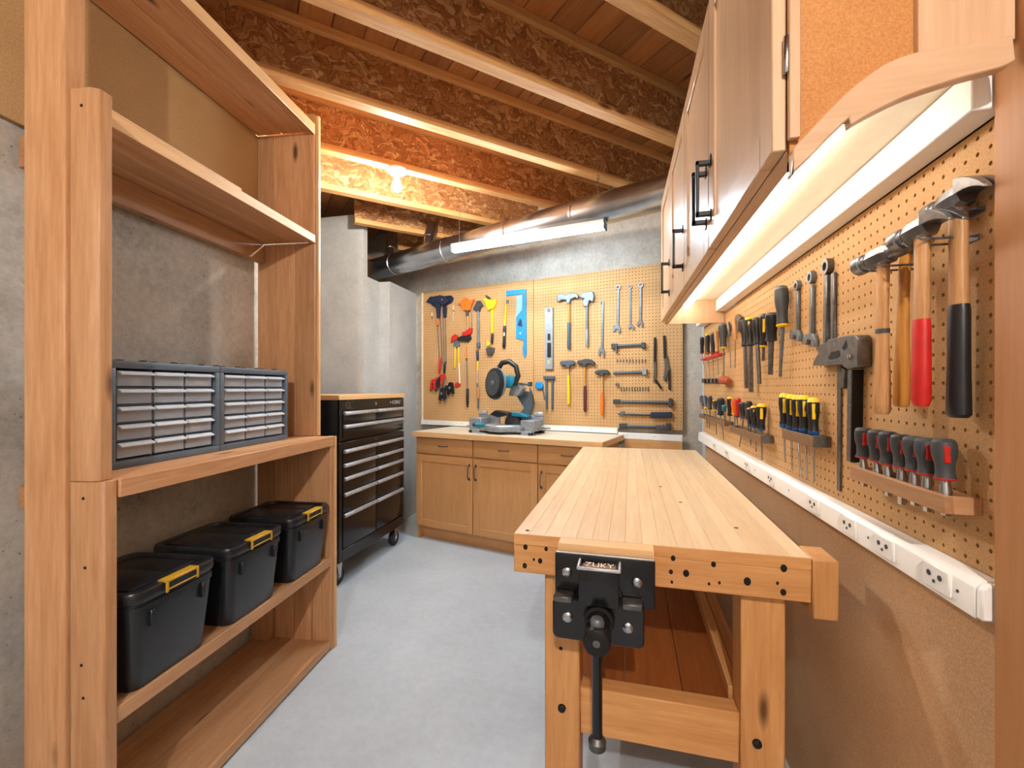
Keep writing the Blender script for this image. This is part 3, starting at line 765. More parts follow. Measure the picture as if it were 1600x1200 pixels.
# ---- storage totes
def sh_w(x, y, z): return SH_O+Matrix.Rotation(SH_A, 3, 'Z')@Vector((x, y, z))
def tote(label, xc, yc, rz=0.0):
    o = thing('storage_tote', label, 'storage bin', sh_w(xc, yc, ZL+.0005), SH_A+rz, 'black totes on the lower shelf')
    w, d, h = .285, .305, .240
    MB().loft([rrect(w*.84, d*.84, .028, .0), rrect(w*.86, d*.86, .03, .006), rrect(w*.965, d*.965, .032, h-.03), rrect(w*.965, d*.965, .032, h)]).build('tub', 'bin_black', o)
    MB().loft([rrect(w*.99, d*.99, .034, h-.028), rrect(w*.99, d*.99, .034, h-.010), rrect(w*.965, d*.965, .032, h-.010)]).build('tub_rim', 'bin_black', o)
    lid = MB().loft([rrect(w*1.0, d*1.0, .036, h), rrect(w*1.02, d*1.02, .038, h+.006), rrect(w*1.02, d*1.02, .038, h+.026), rrect(w*1.0, d*1.0, .036, h+.031),
                     rrect(w*.90, d*.90, .030, h+.031), rrect(w*.885, d*.885, .028, h+.022)]).build('lid', 'bin_black', o)
    bx(-w*.40, -d*.36, h+.021, w*.05, d*.40, h+.030).build('lid_rib', 'bin_black', lid, bevel=.004, seg=2)
    bx(w*.05, -d*.30, h+.021, w*.40, d*.40, h+.026).build('lid_rib', 'bin_black', lid, bevel=.003, seg=2)
    yf = -d*.51
    cl = MB().box(-.055, yf-.010, h+.006, .055, yf-.003, h+.012).box(-.055, yf-.010, h-.0, -.047, yf-.003, h+.034).box(.047, yf-.010, h-.0, .055, yf-.003, h+.034).box(-.055, yf-.010, h+.028, .055, yf+.022, h+.035)
    cl.build('latch_handle', 'goldclip', o, bevel=.002)
    bx(-.046, yf-.009, h+.010, .046, yf-.002, h+.029).build('latch', 'bin_black', o, bevel=.002)
    for s in (-1, 1):
        bx(s*w*.30-.006, -d*.482-.008, h-.075, s*w*.30+.006, -d*.45, h-.029).build('tub_rib', 'bin_black', o, bevel=.002)
    return o
tote('black lidded tote with yellow latch, on the lower shelf beside the near post', -.892, .138)
tote('black lidded tote with yellow latch, between the other two totes', -.555, .138)
tote('black lidded tote with yellow latch, at the shelf end by the tool chest', -.212, .138)

# ---- small parts drawer boxes
def drawer_box(label, x0, y0, seed):
    rnd = random.Random(seed)
    o = thing('parts_cabinet', label, 'drawer box', sh_w(x0, y0, ZM+.0005), SH_A, 'small parts drawer boxes')
    w, h, d = .397, .31, .17
    t = .019
    sh = MB().box(0, 0, 0, w, d, .022).box(0, 0, h-.022, w, d, h).box(0, 0, .022, t, d, h-.022).box(w-t, 0, .022, w, d, h-.022).box(t, d-.006, .022, w-t, d, h-.022)
    sh.build('shell', 'slate_plastic', o, bevel=.003, seg=2)
    nx, nz = 3, 5
    cw, chh = (w-2*t-.012)/nx, (h-.05)/nz
    gr = MB()
    for i in range(1, nx): gr.box(t+.004+cw*i-.002, .014, .022, t+.004+cw*i+.002, d-.006, h-.022)
    for j in range(1, nz): gr.box(t, .014, .025+chh*j-.0015, w-t, d-.006, .025+chh*j+.0015)
    gr.build('divider', 'slate_plastic', o)
    for k in range(7): bx(.02+.055*k, .03+.02*(k % 2), h-.001, .032+.055*k, .05+.02*(k % 2), h+.006).build('stacking_nub', 'black_plastic', o, bevel=.001)
    st = MB(); pp = MB()
    for i in range(nx):
        for j in range(nz):
            xa, xb = t+.004+cw*i+.005, t+.004+cw*(i+1)-.005; za, zb = .025+chh*j+.004, .025+chh*(j+1)-.004
            dr = MB().box(xa, .008, za, xb, .0095, zb-.006).box(xa, .0095, za, xb, .12, za+.0015).box(xa, .0095, za, xa+.0012, .12, zb-.006).box(xb-.0012, .0095, za, xb, .12, zb-.006)
            g = dr.build('drawer', 'clear_drawer', o)
            MB().prism([(.0095, zb-.008), (-.006, zb-.012), (-.007, zb-.008), (.0095, zb-.0)], xa+.0005, xb-.0005, 'yz').build('drawer_lip', 'lip', g)
            for q in range(rnd.randint(5, 9)):
                cx, cy, cz = rnd.uniform(xa+.012, xb-.012), rnd.uniform(.016, .07), za+.005+rnd.random()*.008
                a = rnd.uniform(0, 3.1); l = rnd.uniform(.004, .014)
                st.cyl((cx-l*math.cos(a), cy, cz), (cx+l*math.cos(a), cy+.01*math.sin(a), cz+.004*rnd.random()), rnd.uniform(.002, .0045), n=6)
            if rnd.random() < .25:
                cx = (xa+xb)/2+rnd.uniform(-.01, .01); pp.box(cx-.02, .011, za+.006, cx+.02, .0122, za+.026)
    s = st.build('hardware', 'hardware', o, kind='stuff')
    pp.build('paper_slip', 'paper', o, kind='stuff')
    return o
def sh_l(px, py, z):
    q = at_z(px, py, z)-SH_O; q = Matrix.Rotation(-SH_A, 3, 'Z')@q; return q.x, q.y
xa, ya = sh_l(180, 735, ZM); xb, yb = sh_l(450, 686, ZM)
yy = .1*ya+.9*yb
yy = min(max(yy, .10), .20)
drawer_box('dark grey drawer box beside the near post, screw and dowel bits inside', xb-.797, yy, 3)
drawer_box('dark grey drawer box beside the far gable boards', xb-.398, yy, 11)
print('drawer boxes', xa, ya, xb, yb)
# ================================================================ HANGING TOOLS
def ZM_(ox, oy, s): return lambda x, y: (ox+x/s, oy+y/s)
Z7 = ZM_(640, 430, 7.2727); Z8 = ZM_(640, 540, 7.2727); ZA = ZM_(840, 420, 6.6667); ZB = ZM_(840, 540, 6.6667)
ZC = ZM_(1080, 400, 6.1538); ZD = ZM_(1080, 560, 6.1538); ZE = ZM_(1300, 270, 5.3333); ZF = ZM_(1260, 480, 4.7059); ZG = ZM_(1300, 640, 5.3333)
ZH = ZM_(1090, 480, 8.5714); ZI = ZM_(1085, 600, 10.0)
class Tool:
    """a tool hung on a board; shapes are given as points of the picture lying on the board"""
    def __init__(s, wall, Z, name, label, cat, at, group=None):
        s.wall = wall; s.Z = Z
        s.u0, s.z0 = wall.uz(*Z(*at), .015)
        s.o = thing(name, label, cat, wall.w(s.u0, s.z0), wall.ang, group)
    def p(s, x, y, off=.015, Z=None):
        u, z = s.wall.uz(*(Z or s.Z)(x, y), off); return (u-s.u0, z-s.z0)
    def poly(s, part, mat, pts, o0, o1, bevel=.0008, parent=None, Z=None):
        q = [s.p(x, y, (o0+o1)/2, Z) for x, y in pts]
        return MB().prism(q, -o1, -o0, 'xz').build(part, mat, parent or s.o, bevel=bevel)
    def rect(s, part, mat, x0, y0, x1, y1, o0, o1, bevel=.0008, parent=None, Z=None):
        return s.poly(part, mat, [(x0, y0), (x1, y0), (x1, y1), (x0, y1)], o0, o1, bevel, parent, Z)
    def bar(s, part, mat, a, b, w0, w1, o0, o1, bevel=.0008, parent=None, Z=None):
        """flat bar of width w (metres) between two picture points"""
        A = Vector(s.p(*a, off=(o0+o1)/2, Z=Z)); B = Vector(s.p(*b, off=(o0+o1)/2, Z=Z)); d = (B-A).normalized(); n = Vector((-d.y, d.x))
        q = [A+n*w0/2, B+n*w1/2, B-n*w1/2, A-n*w0/2]
        return MB().prism([tuple(v) for v in q], -o1, -o0, 'xz').build(part, mat, parent or s.o, bevel=bevel)
    def lathe(s, part, mat, a, b, prof, off=.015, sx=1.0, n=14, parent=None, Z=None, lift=0.0):
        """prof = [(fraction of the way a->b, radius in metres)]"""
        A = s.p(*a, off=off, Z=Z); B = s.p(*b, off=off, Z=Z)
        P = Vector((A[0], -off, A[1])); Q = Vector((B[0], -off-lift, B[1])); L = (Q-P).length
        return MB().lathe([(t*L, r) for t, r in prof], P, Q-P, n, sx).build(part, mat, parent or s.o)
    def rod(s, part, mat, a, b, r, off=.012, r1=None, n=10, parent=None, Z=None):
        return s.lathe(part, mat, a, b, [(0, r), (1, r if r1 is None else r1)], off, 1.0, n, parent, Z)
    def ring(s, part, mat, c, ro, ri, o0, o1, parent=None, n=16, sz=1.0, Z=None):
        C = s.p(*c, off=(o0+o1)/2, Z=Z); v, f = [], []
        for k in range(n):
            a = 2*math.pi*k/n; ca, sa = math.cos(a), math.sin(a)*sz
            v += [(C[0]+ro*ca, -o0, C[1]+ro*sa), (C[0]+ro*ca, -o1, C[1]+ro*sa), (C[0]+ri*ca, -o1, C[1]+ri*sa), (C[0]+ri*ca, -o0, C[1]+ri*sa)]
        for k in range(n):
            a, b = 4*k, 4*((k+1) % n)
            for i in range(4): j = (i+1) % 4; f.append((a+i, a+j, b+j, b+i))
        return MB().add(v, f).build(part, mat, parent or s.o)
GRIP = [(0, .62), (.04, .85), (.12, 1.0), (.35, .95), (.62, .78), (.85, .82), (.95, .95), (1, .8)]
def grip(r): return [(t, v*r) for t, v in GRIP]
HANDLE = [(0, .80), (.12, .78), (.35, .72), (.55, .80), (.78, 1.0), (.93, 1.06), (.985, 1.02), (1, .8)]

# ------------------------------------------------ back wall, clamps
def bar_clamp(label, Z, head, hmat, a, b, wbar, barmat, jaw=None, jmat='navy', handle=None, hdmat='red', at=None, base=.001):
    t = Tool(BW, Z, 'bar_clamp', label, 'clamp', at or a, 'bar clamps')
    t.bar('bar', barmat, a, b, wbar, wbar, base, base+.006)
    t.poly('fixed_jaw', hmat, head, base, base+.018, .002)
    if jaw: t.poly('sliding_jaw', jmat, jaw, base, base+.0175, .002)
    t.ring('release_button', 'orange', ((head[1][0]+head[2][0])/2, (head[1][1]+head[-1][1])/2), .008, .002, base+.0165, base+.0188)
    if jaw: t.lathe('spindle', 'chrome', (jaw[1][0], jaw[1][1]+30), (jaw[4][0]+12, jaw[4][1]+30), [(0, .0035), (.8, .0035), (.82, .007), (1, .007)], base+.0105)
    if handle: t.lathe('grip', hdmat, handle[0], handle[1], [(0, .006), (.1, .011), (.5, .0125), (.9, .011), (1, .007)], base+.0125, Z=Z)
    return t
bar_clamp('navy bar clamp with red grip, outermost on the hook cluster', Z7, [(190, 305), (235, 245), (305, 240), (325, 300), (300, 370), (268, 350), (240, 320)], 'navy', (300, 330), (342, 1010), .007, 'steel',
          [(255, 1195), (330, 1155), (342, 1200), (302, 1228), (292, 1295), (262, 1285)], 'red', ((318, 490), (325, 570)), 'orange')
bar_clamp('navy bar clamp with plain steel bar hung second on the hook cluster', Z7, [(255, 290), (300, 235), (360, 235), (350, 330), (345, 480), (318, 480), (300, 360)], 'navy', (342, 330), (372, 1010), .006, 'steel',
          [(308, 1195), (352, 1140), (364, 1185), (342, 1212), (336, 1280), (310, 1275)], 'black_plastic', base=.0205)
bar_clamp('red and navy bar clamp with thin steel bar in the hook cluster', Z7, [(310, 300), (340, 225), (400, 240), (440, 290), (400, 340), (360, 330)], 'navy', (372, 330), (392, 1010), .006, 'steel',
          [(350, 1130), (400, 1122), (412, 1165), (386, 1182), (382, 1250), (362, 1245)], 'red', ((345, 930), (335, 1120)), 'red', base=.040)
bar_clamp('navy bar clamp with wide jaw turned toward the orange clamp', Z7, [(380, 330), (385, 240), (470, 230), (500, 260), (480, 310), (425, 340), (415, 480), (390, 480)], 'navy', (405, 330), (415, 1010), .0065, 'steel',
          [(378, 1262), (428, 1250), (436, 1295), (406, 1315), (400, 1405), (374, 1400)], 'black_plastic', ((400, 980), (395, 1120)), 'black_plastic', base=.001)
def spring_clamp(label, Z, m1, m2, a, s=1.0):
    t = Tool(BW, Z, 'spring_clamp', label, 'clamp', a, 'spring clamps'); x, y = a
    t.poly('arm', m1, [(x-38*s, y+60*s), (x-20*s, y-50*s), (x+2*s, y-60*s), (x-2*s, y+40*s), (x-20*s, y+75*s)], .0195, .0375, .002)
    t.poly('arm', m1, [(x+38*s, y+60*s), (x+26*s, y-50*s), (x+4*s, y-60*s), (x+6*s, y+40*s), (x+22*s, y+75*s)], .0195, .0375, .002)
    t.ring('pivot', m2, (x+2*s, y), .011*s, .004*s, .001, .0395)
    for q in (-30, 30): t.lathe('pad', m2, (x+q*s, y+62*s), (x+q*1.0*s, y+92*s), [(0, .006*s), (.5, .008*s), (1, .004*s)], .0285)
spring_clamp('red spring clamp hung low beneath the bar clamps', Z8, 'red', 'black_plastic', (266, 436), .9)
spring_clamp('black spring clamp hung lowest under the bar clamps', Z8, 'black_plastic', 'chrome', (372, 545), 1.1)
spring_clamp('small black spring clamp with chrome pads beside the bar clamp ends', Z8, 'blackiron', 'chrome', (465, 480), 1.1)
t = Tool(BW, Z7, 'awl', 'small awl with pale handle between the navy and orange clamps', 'awl', (495, 430))
t.lathe('handle', 'paper', (497, 340), (497, 400), [(0, .003), (.5, .005), (1, .004)], .008); t.rod('collar', 'black_plastic', (497, 398), (497, 415), .005, .008)
t.rod('blade', 'chrome', (497, 412), (495, 540), .0035, .008)
t = Tool(BW, Z7, 'marking_knife', 'little white handled marking knife at the edge of the board', 'knife', (255, 440))
t.lathe('handle', 'paper', (255, 425), (255, 465), [(0, .003), (.5, .006), (1, .004)], .008); t.rod('blade', 'blackiron', (255, 463), (255, 500), .003, .008)
# orange quick clamp
t = Tool(BW, Z7, 'quick_clamp', 'orange quick clamp with wooden grip and red jaw', 'clamp', (660, 400))
t.poly('fixed_jaw', 'orange', [(555, 320), (575, 318), (610, 275), (640, 255), (665, 280), (690, 305), (732, 270), (742, 288), (714, 325), (694, 400), (620, 402), (592, 345)], .001, .032, .002)
t.rod('collar', 'black_plastic', (655, 402), (655, 465), .013, .016)
t.lathe('grip', 'handle_wood', (662, 465), (662, 655), [(0, .010), (.2, .012), (.8, .011), (1, .009)], .016)
t.rod('bar', 'steel', (705, 325), (705, 600), .004, .01)
t.poly('sliding_jaw', 'red', [(600, 655), (640, 640), (690, 600), (712, 600), (706, 660), (660, 690), (610, 690)], .001, .028, .002)
t = Tool(BW, Z7, 'ratchet', 'black ratchet with red lever hanging under the orange clamp', 'ratchet', (620, 710))
t.poly('body', 'black_plastic', [(545, 715), (600, 690), (650, 700), (690, 680), (700, 720), (670, 755), (600, 745), (555, 740)], .001, .03, .003)
t.poly('lever', 'red', [(470, 770), (480, 700), (520, 668), (548, 690), (545, 730), (510, 745)], .001, .02, .002)
# steel bar clamp beside
t = Tool(BW, Z7, 'pipe_clamp', 'grey steel pipe clamp with dark blue foot', 'clamp', (780, 500))
t.poly('head', 'gripgrey', [(726, 385), (746, 348), (768, 296), (800, 290), (838, 350), (805, 365), (800, 410), (765, 405)], .001, .03, .002)
t.rod('pipe', 'steel', (780, 400), (780, 770), .0105, .014)
t.rod('foot', 'greyblue', (782, 768), (782, 820), .018, .02); t.bar('spindle', 'orange', (805, 340), (835, 360), .006, .006, .012, .02)
# yellow pliers + screwdrivers below
t = Tool(BW, Z7, 'pliers', 'pliers with yellow grips hanging under the black ratchet', 'pliers', (535, 800))
t.poly('jaws', 'steel', [(500, 800), (512, 750), (535, 730), (560, 745), (575, 800), (545, 825), (520, 825)], .001, .014, .002)
t.bar('grip', 'yellow', (520, 815), (513, 1060), .012, .014, .001, .017, .004); t.bar('grip', 'yellow', (556, 815), (560, 1010), .012, .014, .001, .017, .004)
t = Tool(BW, Z8, 'screwdriver', 'white shafted screwdriver with red tip below the yellow pliers', 'screwdriver', (563, 300))
t.rod('shaft', 'white_paint', (562, 205), (570, 430), .0055, .01); t.poly('tip', 'red', [(512, 440), (545, 415), (578, 430), (575, 460), (530, 470)], .001, .016, .002)
t = Tool(BW, Z8, 'screwdriver', 'long screwdriver with straight black handle hung tip upward', 'screwdriver', (655, 400))
t.rod('shaft', 'steel', (650, 150), (655, 492), .005, .013); t.rod('sleeve', 'orange', (646, 10), (648, 150), .0045, .013); t.rod('collar', 'black_plastic', (648, 145), (648, 172), .0075, .013)
t.lathe('handle', 'black_plastic', (657, 488), (657, 705), [(0, .010), (.05, .0135), (.7, .014), (.9, .010), (1, .004)], .015)
t = Tool(BW, Z8, 'nut_driver', 'nut driver with dark blue and yellow handle above a steel shaft', 'screwdriver', (770, 200))
t.lathe('handle', 'navy', (770, 50), (775, 175), [(0, .008), (.15, .013), (.8, .012), (1, .008)], .015); t.rod('sleeve', 'yellow', (775, 172), (773, 272), .008, .015)
t.rod('shaft', 'alu', (772, 270), (770, 470), .0055, .015); t.rod('socket', 'steel', (770, 425), (770, 470), .009, .015)
t = Tool(BW, Z8, 'chisel', 'wood handled chisel standing behind the mitre saw fence', 'chisel', (780, 540))
t.lathe('handle', 'handle_wood', (782, 478), (780, 600), [(0, .009), (.3, .012), (.8, .013), (1, .009)], .015); t.bar('blade', 'steel', (780, 600), (778, 715), .014, .02, .008, .014)
# yellow clamp
t = Tool(BW, Z7, 'quick_clamp', 'yellow quick clamp with black grip and steel foot', 'clamp', (930, 500))
t.poly('fixed_jaw', 'yellow', [(845, 268), (880, 262), (905, 280), (950, 290), (975, 270), (990, 292), (985, 330), (962, 372), (900, 402), (878, 340)], .001, .032, .002)
t.poly('jaw_pad', 'gripgrey', [(865, 225), (895, 240), (920, 262), (880, 268)], .001, .026, .002)
t.bar('bar', 'yellow', (937, 370), (940, 665), .028, .020, .001, .016, .003); t.bar('channel', 'gripgrey', (930, 355), (930, 395), .02, .016, .014, .02)
t.lathe('grip', 'black_plastic', (940, 660), (935, 778), [(0, .010), (.2, .0125), (.8, .012), (1, .009)], .015)
t.poly('trigger', 'yellow', [(882, 735), (918, 785), (905, 805), (878, 800)], .001, .015, .002)
t.poly('foot', 'darksteel', [(872, 830), (920, 815), (965, 825), (955, 880), (930, 915), (885, 905)], .001, .03, .003)
t = Tool(BW, Z7, 'utility_knife', 'yellow and black handled hook knife beside the blue square', 'knife', (1085, 500))
t.ring('hook', 'steel', (1112, 300), .012, .007, .002, .008, sz=1.4)
t.lathe('neck', 'yellow', (1095, 330), (1082, 575), [(0, .007), (.3, .010), (1, .011)], .016)
t.lathe('grip', 'black_plastic', (1080, 572), (1072, 832), [(0, .011), (.15, .0145), (.6, .013), (.92, .0145), (1, .009)], .016)
t.bar('label', 'paper', (1075, 650), (1074, 690), .014, .014, .028, .031)
# blue square
t = Tool(BW, Z7, 'framing_square', 'bright blue metal square with triangular brace', 'square', (1270, 400))
t.poly('blade', 'blue', [(1095, 178), (1310, 155), (1325, 158), (1330, 890), (1312, 945), (1290, 905), (1285, 830), (1300, 745), (1210, 715), (1212, 480), (1288, 392), (1288, 215), (1098, 238)], .001, .009, .001)
t.poly('rule_face', 'paleblue', [(1215, 240), (1282, 225), (1282, 390), (1215, 475)], .002, .0105, .001)
t.poly('window', 'navy', [(1225, 570), (1255, 490), (1275, 520), (1280, 590)], .008, .0098, 0)
t.ring('hang_hole', 'paper', (1258, 660), .008, .003, .008, .0102)
# spirit level
t = Tool(BW, ZA, 'spirit_level', 'silver spirit level hung upright on the pegboard', 'level', (120, 700))
t.rect('body', 'castalu', 78, 405, 162, 1048, .001, .022, .002); t.ring('vial_ring', 'gripgrey', (117, 432), .013, .008, .018, .025, sz=1.1)
t.rect('window', 'black_plastic', 103, 675, 134, 745, .02, .0235, .002); t.rect('window', 'black_plastic', 100, 770, 142, 925, .02, .0235, .002)
t.ring('vial_ring', 'yellow', (117, 970), .010, .005, .018, .0245, sz=1.5)
# ------------------------------------------------ back wall hammers
def side_hammer(label, Z, head, hd, segs, off=.018, name='hammer', cat='hammer', face=None):
    t = Tool(BW, Z, name, label, cat, head[0])
    t.poly('head', hd, head, .004, .034, .004)
    for part, mat, a, b, pr in segs: t.lathe(part, mat, a, b, pr, off, sx=.8)
    return t
side_hammer('steel claw hammer with wooden neck and blue grey grip on the back board', ZA,
            [(205, 300), (228, 262), (262, 262), (300, 275), (345, 252), (410, 258), (432, 285), (425, 318), (395, 300), (350, 318), (338, 365), (310, 365), (300, 325), (258, 325), (230, 345), (208, 338)], 'steel',
            [('neck', 'handle_amber', (328, 340), (325, 570), [(0, .009), (1, .011)]), ('grip', 'gripblue', (326, 560), (325, 838), [(0, .012), (.05, .0145), (.5, .013), (.9, .0155), (1, .011)])])
side_hammer('grey steel hatchet hung by its head', ZA,
            [(442, 290), (475, 252), (530, 240), (580, 238), (595, 290), (580, 350), (545, 330), (525, 395), (485, 395), (468, 350), (490, 312), (450, 305)], 'steel',
            [('handle', 'steel', (515, 380), (514, 640), [(0, .010), (.5, .009), (1, .010)]), ('grip', 'castalu', (514, 630), (514, 808), [(0, .010), (.3, .0125), (.9, .0135), (1, .010)])], name='hatchet', cat='hatchet')
side_hammer('small dark headed hammer with yellow handle', ZB, [(232, 180), (250, 160), (330, 155), (372, 155), (395, 175), (378, 205), (345, 200), (338, 235), (302, 235), (296, 205), (250, 210)], 'greyblue',
            [('neck', 'handle_wood', (318, 215), (320, 330), [(0, .007), (1, .008)]), ('grip', 'yellow', (320, 310), (323, 612), [(0, .009), (.3, .0115), (.9, .0125), (1, .010)])])
side_hammer('dark headed hammer with wooden neck and maroon grip', ZB, [(408, 180), (425, 155), (470, 150), (500, 138), (560, 145), (600, 180), (592, 208), (555, 190), (515, 195), (508, 220), (475, 220), (468, 192), (430, 195)], 'gripgrey',
            [('neck', 'handle_amber', (490, 210), (493, 430), [(0, .008), (1, .009)]), ('grip', 'maroon', (493, 420), (495, 692), [(0, .011), (.2, .0135), (.9, .0135), (1, .010)])])
side_hammer('small dark headed hammer with orange grip', ZB, [(596, 280), (620, 258), (680, 250), (725, 252), (755, 285), (745, 302), (700, 288), (692, 318), (655, 318), (650, 290), (612, 300)], 'gripgrey',
            [('neck', 'handle_wood', (672, 300), (672, 490), [(0, .007), (1, .008)]), ('grip', 'orange', (672, 485), (672, 718), [(0, .010), (.3, .0135), (.92, .0145), (1, .010)])])
# ------------------------------------------------ back wall wrenches
def combo(label, Z, ring_c, ro, a, b, w, jaw, mat='steel', wall=BW, th=.008, group='steel wrenches on the back board'):
    t = Tool(wall, Z, 'wrench', label, 'wrench', a, group)
    t.bar('shank', mat, a, b, w*.9, w, .002, .002+th, .002)
    t.ring('ring_end', mat, ring_c, ro, ro*.55, .001, .004+th)
    t.poly('open_jaw', mat, jaw, .001, .004+th, .0015)
    return t
def fork(x, y, w, h, up=False):
    s = -1 if up else 1
    return [(x-w*.35, y), (x+w*.35, y), (x+w*.55, y+s*h*.45), (x+w*.5, y+s*h), (x+w*.22, y+s*h*.95), (x+w*.2, y+s*h*.5), (x-w*.12, y+s*h*.42), (x-w*.3, y+s*h*.85), (x-w*.55, y+s*h*.75), (x-w*.55, y+s*h*.35)]
combo('long steel adjustable wrench next to the hatchet', ZA, (672, 360), .017, (682, 375), (672, 830), .018, fork(668, 820, 60, 110))
combo('steel combination wrench with notched shank, beside two narrower wrenches', ZA, (840, 195), .020, (842, 220), (835, 600), .020, fork(825, 590, 75, 85))
combo('narrow steel wrench between two wider wrenches', ZA, (966, 190), .014, (965, 210), (965, 600), .014, fork(975, 590, 60, 50))
combo('steel wrench with dark square head near the wall cabinet', ZA, (1075, 170), .020, (1073, 190), (1070, 560), .020, fork(1068, 545, 60, 70), mat='darksteel')
# ------------------------------------------------ ratchet bars
def hbar(label, Z, a, b, r, mat, extras, name='socket_bar', cat='tool'):
    t = Tool(BW, Z, name, label, cat, a, 'bars hung level on the back board')
    t.lathe('bar', mat, a, b, [(0, r*.8), (.06, r), (.5, r*.9), (.94, r), (1, r*.8)], .014)
    for part, m, x0, y0, x1, y1 in extras: t.rect(part, m, x0, y0, x1, y1, .001, .028, .003)
    return t
hbar('short grey drill sharpening jig with two end blocks', ZA, (780, 805), (1120, 790), .011, 'greyblue', [('end_block', 'gripgrey', 770, 780, 835, 835), ('end_block', 'gripgrey', 1082, 768, 1122, 830), ('pin', 'steel', 815, 830, 830, 880)])
hbar('short grey pry bar with flared end', ZA, (788, 1085), (1095, 1078), .011, 'greyblue', [('flared_end', 'castalu', 1092, 1045, 1140, 1105)])
hbar('long dark breaker bar, highest of three long bars', ZB, (800, 585), (1395, 592), .011, 'greyblue', [('head', 'gripgrey', 790, 560, 860, 605), ('end', 'gripgrey', 1365, 550, 1405, 635)])
hbar('long dark torque wrench with fat dark grip', ZB, (840, 708), (1395, 725), .010, 'darksteel', [('head', 'steel', 865, 682, 905, 725), ('grip', 'navy', 1180, 692, 1400, 750)])
hbar('long dark ratchet, lowest bar just above the white rail', ZB, (855, 835), (1385, 855), .012, 'greyblue', [('head', 'gripgrey', 852, 812, 930, 862), ('sleeve', 'darksteel', 1230, 825, 1320, 882), ('end', 'gripgrey', 1335, 808, 1388, 885)])
for row, (x0, x1, y, nn, yl, lab) in enumerate(((830, 1120, 140, 10, 36, 'thin steel drill bit pushed into the board below the sharpening jig'), (870, 1150, 430, 11, 44, 'thin steel bit in the row above the breaker bar'))):
    for k in range(nn):
        x = x0+(x1-x0)*k/(nn-1)
        t = Tool(BW, ZB, 'drill_bit', lab, 'drill bit', (x, y), 'drill bits row '+('upper' if row == 0 else 'lower'))
        t.rod('flute', 'darksteel', (x, y), (x, y+yl*.55), .0032, .006, .0036, 8); t.rod('shank', 'steel', (x, y+yl*.55), (x, y+yl), .0042, .006, n=8)
t = Tool(BW, ZB, 'socket', 'single round steel socket beside the bit row', 'socket', (828, 405)); t.ring('sleeve', 'steel', (828, 405), .013, .006, .001, .022)
# ------------------------------------------------ pliers at the far edge
def plier(label, Z, g1, g2, jaw, gm='black_plastic'):
    t = Tool(BW, Z, 'pliers', label, 'pliers', g1[0], 'pliers beside the bars')
    t.bar('grip', gm, g1[0], g1[1], .016, .019, .001, .017, .004); t.bar('grip', gm, g2[0], g2[1], .014, .016, .001, .017, .004)
    t.poly('jaws', 'darksteel', jaw, .001, .015, .002)
plier('long black pliers with bent tip near the pegboard edge', ZA, ((1222, 715), (1222, 975)), ((1224, 1150), (1290, 1250)), [(1208, 965), (1238, 965), (1240, 1080), (1228, 1180), (1205, 1180), (1210, 1080)])
plier('black locking pliers with ring joint at the pegboard edge', ZA, ((1318, 695), (1328, 940)), ((1368, 1050), (1375, 1260)), [(1315, 930), (1355, 910), (1362, 990), (1385, 1060), (1360, 1080), (1330, 1180), (1310, 1150), (1325, 1020)])
# ------------------------------------------------ beside the saw
t = Tool(BW, ZB, 'hand_clamp', 'grey steel bar clamp with two long arms behind the saw', 'clamp', (120, 340))
t.rect('crossbar', 'greyblue', 64, 318, 178, 352, .001, .026, .003); t.bar('arm', 'greyblue', (92, 350), (96, 665), .018, .014, .001, .02, .003); t.bar('arm', 'greyblue', (155, 350), (154, 668), .016, .013, .001, .02, .003)
t = Tool(BW, ZB, 'trowel', 'blue handled trowel with pale blade behind the saw', 'trowel', (20, 410))
t.poly('blade', 'steel', [(40, 430), (62, 440), (80, 560), (70, 570)], .001, .006, .0008); t.poly('handle', 'blue', [(-25, 400), (-10, 380), (45, 382), (62, 420), (50, 450), (15, 455), (-15, 440)], .001, .02, .003)
t = Tool(BW, Z8, 'scraper', 'dark handled scraper hanging behind the saw', 'scraper', (1390, 560))
t.lathe('handle', 'gripgrey', (1378, 520), (1412, 680), [(0, .007), (.3, .012), (.8, .012), (1, .008)], .016); t.bar('blade', 'steel', (1365, 478), (1380, 530), .014, .012, .010, .016)

# ================================================================ RIGHT WALL
def driver(label, Z, a, b, c, r, mats, rs=.003, off=.018, cap=.12, collar=.1, stripe=None, group=None, name='screwdriver', cat='screwdriver', flat_=False):
    """a top of handle, b foot of handle, c tip; mats = body, cap, collar, shaft"""
    t = Tool(RW, Z, name, label, cat, a, group)
    body, capm, colm, shm = mats
    ax, ay = a; bx_, by = b
    L = lambda f: (ax+(bx_-ax)*f, ay+(by-ay)*f)
    t.lathe('handle', body, L(cap*.7), L(1-collar*.6), [(0, .93*r), (.10, 1.0*r), (.35, .97*r), (.62, .76*r), (.85, .74*r), (1, .84*r)], off)
    t.lathe('cap', capm, L(0), L(cap*.75), [(0, .55*r), (.3, .80*r), (1, .95*r)], off)
    t.lathe('collar', colm, L(1-collar*.65), L(1), [(0, .88*r), (.6, .84*r), (1, .55*r)], off)
    if flat_: t.bar('blade', shm, b, c, rs*2.2, rs*2.2, off-rs*.8, off+rs*.8, .0006)
    else: t.rod('shaft', shm, b, c, rs, off, rs*.8)
    if stripe:
        for sgn in (1,):
            P, Q = t.p(*L(.16), off=off), t.p(*L(.56), off=off)
            w = r*.30
            m = MB().prism([(-off-r*.52, P[1]), (-off+r*.02, P[1]), (-off+r*.02, Q[1]), (-off-r*.46, Q[1])], P[0]+r*.5, P[0]+r*.995, 'yz'); m.build('stripe', stripe, t.o, bevel=.001)
    return t
